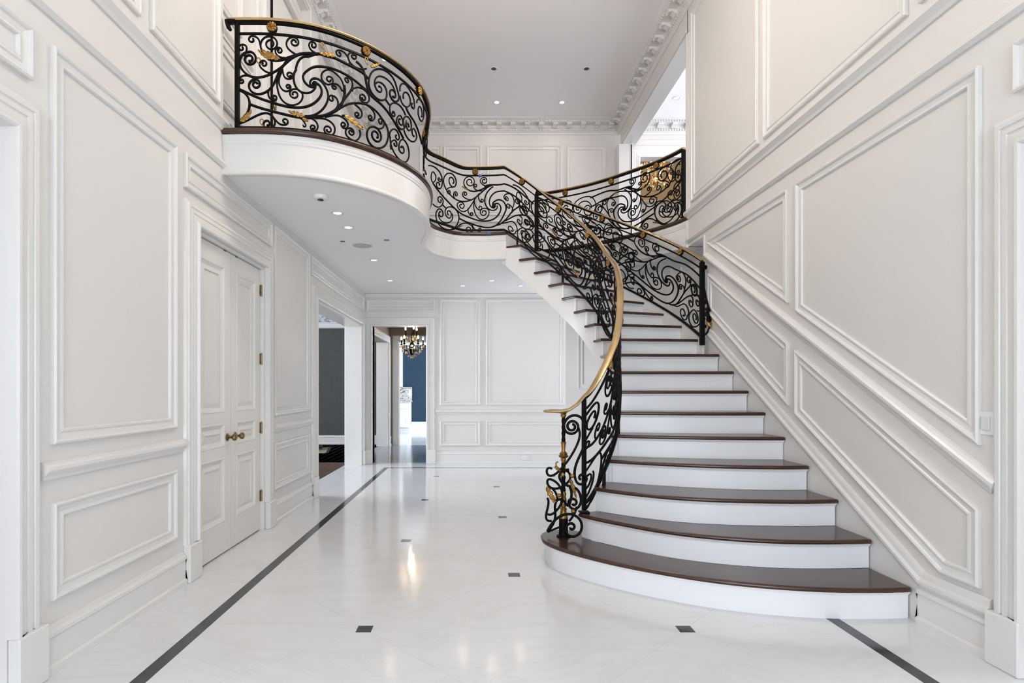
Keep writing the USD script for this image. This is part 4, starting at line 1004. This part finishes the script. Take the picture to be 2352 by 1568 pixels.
# ------------------------------------------------------------------ through the doorway in the far wall
o4 = struct('door_4', 'white cased doorway in the far wall to the corridor with a chandelier')
obj('jamb', bbox(-1.853, -1.823, YB + .0, YB + .17, 0, DT, .003), 'trim_paint', o4); obj('jamb', bbox(-.887, -.857, YB + .0, YB + .17, 0, DT, .003), 'trim_paint', o4)
pl = struct('wall_passage', 'taupe and white walls of the passage behind the far doorway')
PX0, PX1, PY1, PZ = -2.02, 1.2, 12.85, 2.80
obj('ceiling_boards', bx(PX0 - .2, PX1, YB + .16, PY1 + .1, PZ, PZ + .05), 'dark_wood_ceiling', pl)
v, f = prism(sbox(YB + .16, PY1, 0, PZ).difference(sbox(10.5, 12.5, 0, 2.36)), 0, .26)
obj('left_wall', (np.stack([PX0 - v[:, 2], v[:, 0], v[:, 1]], 1), f), 'taupe_wall', pl)
WPl = Wall(lambda u, z, d: (PX0 + d, u, z))
obj('architrave', mould(WPl, [(10.5, 0), (10.5, 2.36), (12.5, 2.36), (12.5, 0)], CASING, False), 'trim_paint', pl)
obj('jamb', bx(PX0 - .27, PX0 + .004, 12.49, 12.52, 0, 2.36), 'trim_paint', pl)
obj('right_wall', bx(PX1, PX1 + .1, YB + .16, PY1, 0, PZ), 'taupe_wall', pl)
v, f = prism(sbox(PX0 - .2, PX1, 0, PZ).difference(sbox(-1.82, .2, 0, 2.40)), 0, .12)
obj('end_wall', (np.stack([v[:, 0], PY1 + v[:, 2], v[:, 1]], 1), f), 'taupe_wall', pl)
WPe = Wall(lambda u, z, d: (u, PY1 - d, z))
obj('architrave', mould(WPe, [(-1.82, 0), (-1.82, 2.40), (.2, 2.40), (.2, 0)], CASING, False), 'trim_paint', pl)
for (a, b) in ((YB + .17, 10.34), (12.66, 12.85)): run(pl, WPl, [(a, 0), (b, 0)], BASEP, 'skirting')
f3 = struct('floor_passage', 'glossy grey floor of the passage and kitchen beyond the far doorway')
for i, y in enumerate(np.arange(YB + .16, 18.0, .30)):
    obj('floorboard', bx(-4.0, 2.6, y + .001, y + .299, -.012, 0), 'grey_floor' if y < PY1 - .1 else 'stone_floor', f3)
kt = struct('wall_kitchen', 'deep blue papered kitchen wall with white skirting')
YK = 17.8
obj('blue_paper', bx(-2.75, .6, YK, YK + .1, .0, 3.0), 'blue_wallpaper', kt); obj('corner_wall', bx(-.14, .6, YK - .6, YK - .001, 0, 3.0), 'blue_wallpaper', kt)
obj('side_wall', bx(-4.1, -4.0, PY1 + .12, YK, 0, 3.0), 'cabinet_paint', kt); obj('back_wall', bx(-4.1, -2.75, YK, YK + .1, 0, 3.0), 'cabinet_paint', kt)
obj('ceiling_plaster', bx(-4.1, 2.7, PY1 + .12, YK + .1, 3.0, 3.1), 'ceiling_paint', kt); obj('window_wall', bx(2.6, 2.7, PY1, YK, 0, 3.0), 'cabinet_paint', kt)
run(kt, Wall(lambda u, z, d: (u, YK - d, z)), [(-2.2, 0), (-.14, 0)], [(w * 1.15, d) for w, d in BASEP], 'skirting')
obj('corner_bead', bx(-.17, -.135, YK - .62, YK, .0, 2.75), 'trim_paint', kt)
obj('crown_moulding', bbox(-2.4, .3, YK - .09, YK, 2.72, 2.95, .03), 'trim_paint', kt)
bc = thing('base_cabinet', 'white kitchen base cabinet under the marble worktop', 'cabinet', (-2.62, 17.2, 0))
obj('carcass', bbox(-.6, .50, .02, .58, .09, .885), 'cabinet_paint', bc); obj('plinth', bbox(-.58, .48, .06, .56, 0, .09), 'cabinet_paint', bc)
for z0_, z1_ in ((.11, .66), (.68, .87)):
    d = obj('drawer' if z0_ > .5 else 'cabinet_door', bbox(.06, .46, 0, .022, z0_, z1_), 'cabinet_paint', bc)
    obj('frame', mould(Wall(lambda u, z, dd: (u, -dd, z)), rect(.10, .42, z0_ + .04, z1_ - .04), [(0, 0), (0, .008), (.01, .008), (.02, 0)]), 'cabinet_paint', d)
    m = trimesh.creation.icosphere(2, .014); m.apply_translation([.12, -.022, z1_ - .08]); obj('knob', m, 'aged_brass', d, True)
wt = thing('worktop', 'grey veined marble kitchen worktop on the white base cabinet', 'worktop', (-2.62, 17.2, .886))
obj('stone_top', bbox(-.6, .54, -.03, .58, 0, .03), 'veined_marble', wt)
bs = thing('splashback', 'boldly veined marble splashback above the kitchen worktop', 'splashback', (-2.62, 17.72, .918))
obj('stone_slab', bbox(-.6, .52, 0, .03, 0, .45), 'veined_marble', bs)
uc = thing('wall_cabinet', 'tall white kitchen wall cabinet above the marble splashback', 'cabinet', (-2.62, 17.42, 1.375))
obj('carcass', bbox(-.6, .22, .02, .36, 0, 1.45), 'cabinet_paint', uc)
for a, b in ((-.38, -.09), (-.08, .21)):
    d = obj('cabinet_door', bbox(a, b, 0, .02, .01, 1.43), 'cabinet_paint', uc)
    obj('frame', mould(Wall(lambda u, z, dd: (u, -dd, z)), rect(a + .05, b - .05, .06, 1.38), [(0, 0), (0, .008), (.01, .008), (.02, 0)]), 'cabinet_paint', d)

# ------------------------------------------------------------------ chandeliers
def chandelier(name, label, c, R, Hh, arms, metal, tiers, drop_top, bulb=1.0, light=60, group=None):
    t = thing(name, label, 'chandelier', c)
    obj('stem', lathe([(0, Hh), (.012, Hh), (.012, Hh * .45), (.035, Hh * .40), (.05, Hh * .30), (.02, Hh * .22), (.03, Hh * .1), (.06, .02), (.04, -.06), (.02, -.10), (0, -.12)], 16), metal, t, 40)
    obj('chain', tube([P(0, 0, Hh), P(0, 0, drop_top)], .006, 6), metal, t, True)
    cry = []
    drop = lathe([(0, .028), (.005, .018), (.011, 0), (.009, -.010), (0, -.016)], 6)
    bead = lathe([(0, .008), (.008, 0), (0, -.008)], 6)
    for (n, r, z, ph) in tiers:
        for i in range(n):
            a = 2 * np.pi * i / n + ph; u = P(math.cos(a), math.sin(a), 0)
            p = smooth_curve([P(0, 0, z), u * r * .35 + P(0, 0, z - .10), u * r * .75 + P(0, 0, z - .07), u * r + P(0, 0, z + .02)], 18)
            ar = obj('arm', tube(p, .007, 6), metal, t, True)
            obj('candle_cup', lathe([(0, 0), (.012, 0), (.032, .012), (.034, .016), (.012, .016), (.011, .10), (0, .10)], 14, p[-1]), metal, ar, 40)
            obj('bulb', lathe([(0, 0), (.011, .004), (.018 * bulb, .022), (.016 * bulb, .042), (.006, .066), (0, .074)], 12, p[-1] + P(0, 0, .10)), 'bulb', ar, True, label='glowing flame-shaped bulb')
            for k in range(5):
                aa = 2 * np.pi * k / 5; q = p[-1] + P(math.cos(aa), math.sin(aa), 0) * .030 + P(0, 0, -.035); cry.append((drop[0] + q, drop[1]))
            nx_ = 2 * np.pi * (i + 1) / n + ph; q1 = P(math.cos(nx_), math.sin(nx_), 0) * r + P(0, 0, z + .02)
            for k in range(1, 10):
                f_ = k / 10; q = p[-1] * (1 - f_) + q1 * f_ - P(0, 0, .10 * 4 * f_ * (1 - f_) + .01); cry.append((bead[0] + q, bead[1]))
                if k % 3 == 0: cry.append((drop[0] * 1.2 + q - P(0, 0, .035), drop[1]))
            for k in range(1, 8):
                f_ = k / 8; q = p[-1] * (1 - f_) + P(0, 0, -.12) * f_ - P(0, 0, .06 * 4 * f_ * (1 - f_)); cry.append((bead[0] + q, bead[1]))
                if k % 2: cry.append((drop[0] * 1.2 + q - P(0, 0, .03), drop[1]))
    obj('crystal_drops', cat(cry), 'crystal', t, 30, kind='stuff')
    l = UsdLux.SphereLight.Define(stage, '/World/' + name + '_glow'); l.AddTranslateOp().Set(Gf.Vec3d(c[0], c[1], c[2] + Hh * .2)); l.CreateRadiusAttr(.022); l.CreateIntensityAttr(light * 5); l.CreateColorAttr(Gf.Vec3f(*WARM))
    return t
chandelier('passage_chandelier', 'black candle chandelier with amber crystal drops seen through the far doorway', (-1.285, 10.85, 2.075), .215, .34, 6, 'iron', [(5, .225, .08, .35), (3, .13, .27, .9)], PZ - 2.075, 1.1, 300)
YR = struct('wall_yellow', 'ochre yellow walls of the lit upstairs room beyond the gallery')
obj('end_wall', bx(2.0, 6.4, 12.8, 12.9, Z2, 6.9), 'yellow_wall', YR); obj('side_wall', bx(2.2, 2.3, YB + .16, 12.8, Z2, 6.9), 'yellow_wall', YR); obj('side_wall', bx(6.3, 6.4, YB + .16, 12.8, Z2, 6.9), 'yellow_wall', YR)
obj('ceiling_plaster', bx(2.2, 6.4, YB + .16, 12.9, 6.9, 7.0), 'ceiling_paint', YR); obj('floor_boards', bx(2.2, 6.4, YB + .0, 12.9, Z2 - .1, Z2), 'walnut', YR)
WYe = Wall(lambda u, z, d: (u, 12.8 - d, z))
obj('wainscot', bx(2.3, 6.3, 12.76, 12.8, Z2, 5.60), 'trim_paint', YR); run(YR, WYe, [(2.3, 5.60), (6.3, 5.60)], [(0, .04), (0, .06), (.04, .09), (.08, .06), (.085, 0)], 'chair_rail')
obj('crown_moulding', bbox(2.3, 6.3, 12.66, 12.8, 6.68, 6.9, .03), 'trim_paint', YR)
chandelier('upstairs_chandelier', 'glowing crystal chandelier in the yellow upstairs room beyond the gallery railing', (3.50, 10.75, 5.33), .30, .42, 8, 'gilding', [(8, .30, .16, .2), (5, .19, .40, .5)], 6.9 - 5.33, 1.3, 520)

# ------------------------------------------------------------------ recessed lights, speaker, detector, small fittings
def light_parts(t, lens):
    obj('trim_ring', lathe([(.036, .0), (.060, 0), (.062, -.003), (.058, -.007), (.046, -.006), (.036, -.001)], 28), 'plastic_white', t, 40)
    obj('lens', lathe([(0, .0), (.037, .0), (.037, -.0015), (0, -.002)], 24), lens, t, 40)
def spot_at(px, py, z): y = F * (z - H) / (CY - py); return ((px - CX) * y / F, y, z - .0005)
proto = {}
def recessed(px, py, z, label, lens='lamp_lens', group=None):
    loc = spot_at(px, py, z)
    if lens not in proto:
        t = thing('recessed_light', label, 'ceiling light', loc, group=group); light_parts(t, lens); proto[lens] = t
    else:
        t = dup(proto[lens], loc, label)
    if lens == 'lamp_lens':
        l = UsdLux.DiskLight.Define(stage, numbered('/World/recessed_glow')); l.AddTranslateOp().Set(Gf.Vec3d(loc[0], loc[1], loc[2] - .012)); l.CreateRadiusAttr(.05); l.CreateIntensityAttr(24.0 if z < 4 else 80.0); l.CreateColorAttr(Gf.Vec3f(1, .83, .62))
        l.CreateTreatAsPointAttr(False) if hasattr(l, 'CreateTreatAsPointAttr') else None
for px, py, lb in ((775, 489, 'lit recessed light under the balcony nearest its curved front edge'), (800, 522, 'lit recessed light under the balcony just behind the frontmost one'), (859, 597, 'lit recessed light under the balcony beyond the round speaker'),
                   (896, 644, 'lit recessed light under the balcony ceiling above the far left doorway'), (1063, 656, 'lit recessed light under the landing above the narrow far wall panel'), (1130, 644, 'lit recessed light under the landing left of the stair underside'), (1196, 656, 'lit recessed light under the landing closest to the stair underside')):
    recessed(px, py, ZC, lb)
for px, py, lb in ((1141, 235, 'lit recessed light high in the upper ceiling, left of the far pair'), (1291, 235, 'lit recessed light high in the upper ceiling, right of the far pair'), (884, 136, 'lit recessed light in the upper ceiling seen just under the balcony handrail'), (1554, 225, 'lit recessed light in the side hall beyond the gallery opening')):
    recessed(px, py, ZU, lb)
for px, py, lb in ((1134, 158, 'unlit dark recessed light in the upper ceiling, left one'), (1347, 158, 'unlit dark recessed light in the upper ceiling, right one')):
    recessed(px, py, ZU, lb, 'dark_lens')
c = spot_at(737, 450, ZC)
t = thing('smoke_detector', 'round white detector with a dark eye under the front of the balcony', 'smoke detector', c)
obj('body', lathe([(0, 0), (.062, 0), (.062, -.012), (.054, -.030), (.030, -.036), (0, -.036)], 28), 'plastic_white', t, 40); obj('eye', lathe([(0, -.035), (.026, -.0355), (.026, -.040), (0, -.041)], 20, (0, -.012, 0)), 'dark_lens', t, 40)
t = thing('ceiling_speaker', 'round grey speaker grille set in the ceiling under the balcony', 'speaker', spot_at(832, 563, ZC))
obj('grille', lathe([(0, -.004), (.108, -.004), (.110, 0), (0, 0)], 36), 'grille', t, 40); obj('rim', lathe([(.108, 0), (.116, 0), (.115, -.005), (.108, -.005)], 36), 'plastic_white', t, 40)
for (px, py, w, lb) in ((787, 554, .05, 'blue masking tape tab on the balcony ceiling left of the speaker'), (888, 551, .06, 'blue masking tape tab on the balcony ceiling right of the speaker')):
    t = thing('tape_tab', lb, 'tape', spot_at(px, py, ZC)); obj('strip', bbox(-w / 2, w / 2, -.022, .022, -.002, 0, .0008), 'blue_tape', t)
tp = B1(770, 345)
t = thing('tape_wrap', 'blue tape wrapped on the upper bar of the landing railing', 'tape', tuple(IN.xyz((tp[0], .745))[0])); obj('strip', bbox(-.022, .022, -.013, .013, -.014, .014, .001), 'blue_tape', t)
q = EDGE[np.argmin(np.abs(EDGE[:, 0] - (1123.5 - CX) * 7.07 / F) + (EDGE[:, 1] < 6.6) * 9)]
t = thing('tape_strip', 'blue tape on the walnut edge of the landing', 'tape', (q[0], q[1] - .045, Z2 - .02)); obj('strip', bbox(-.025, .025, -.003, .003, -.014, .014, .001), 'blue_tape', t)
t = thing('tape_mark', 'small blue tape mark on the door casing near the floor', 'tape', (XL + .040, 3.70, .165)); obj('strip', bbox(-.002, .002, -.012, .012, -.02, .02, .0008), 'blue_tape', t)
t = thing('wall_outlet', 'white electrical outlet in the far baseboard below the panels', 'outlet', (.835, YB - .024, .105))
obj('plate', bbox(-.062, .062, -.008, 0, -.037, .037, .003), 'plastic_white', t)
for x in (-.028, .028): obj('socket', bbox(x - .017, x + .017, -.011, -.006, -.016, .016, .003), 'trim_paint', t)
t = thing('light_switch', 'white double rocker switch beside the fluted casing on the right wall', 'light switch', (XR - .0, 2.665, 1.135))
obj('plate', bbox(-.008, 0, -.055, .04, -.056, .056, .003), 'plastic_white', t)
for y in (.004,): obj('rocker', bbox(-.014, -.007, y - .03, y + .016, -.033, .033, .003), 'trim_paint', t)
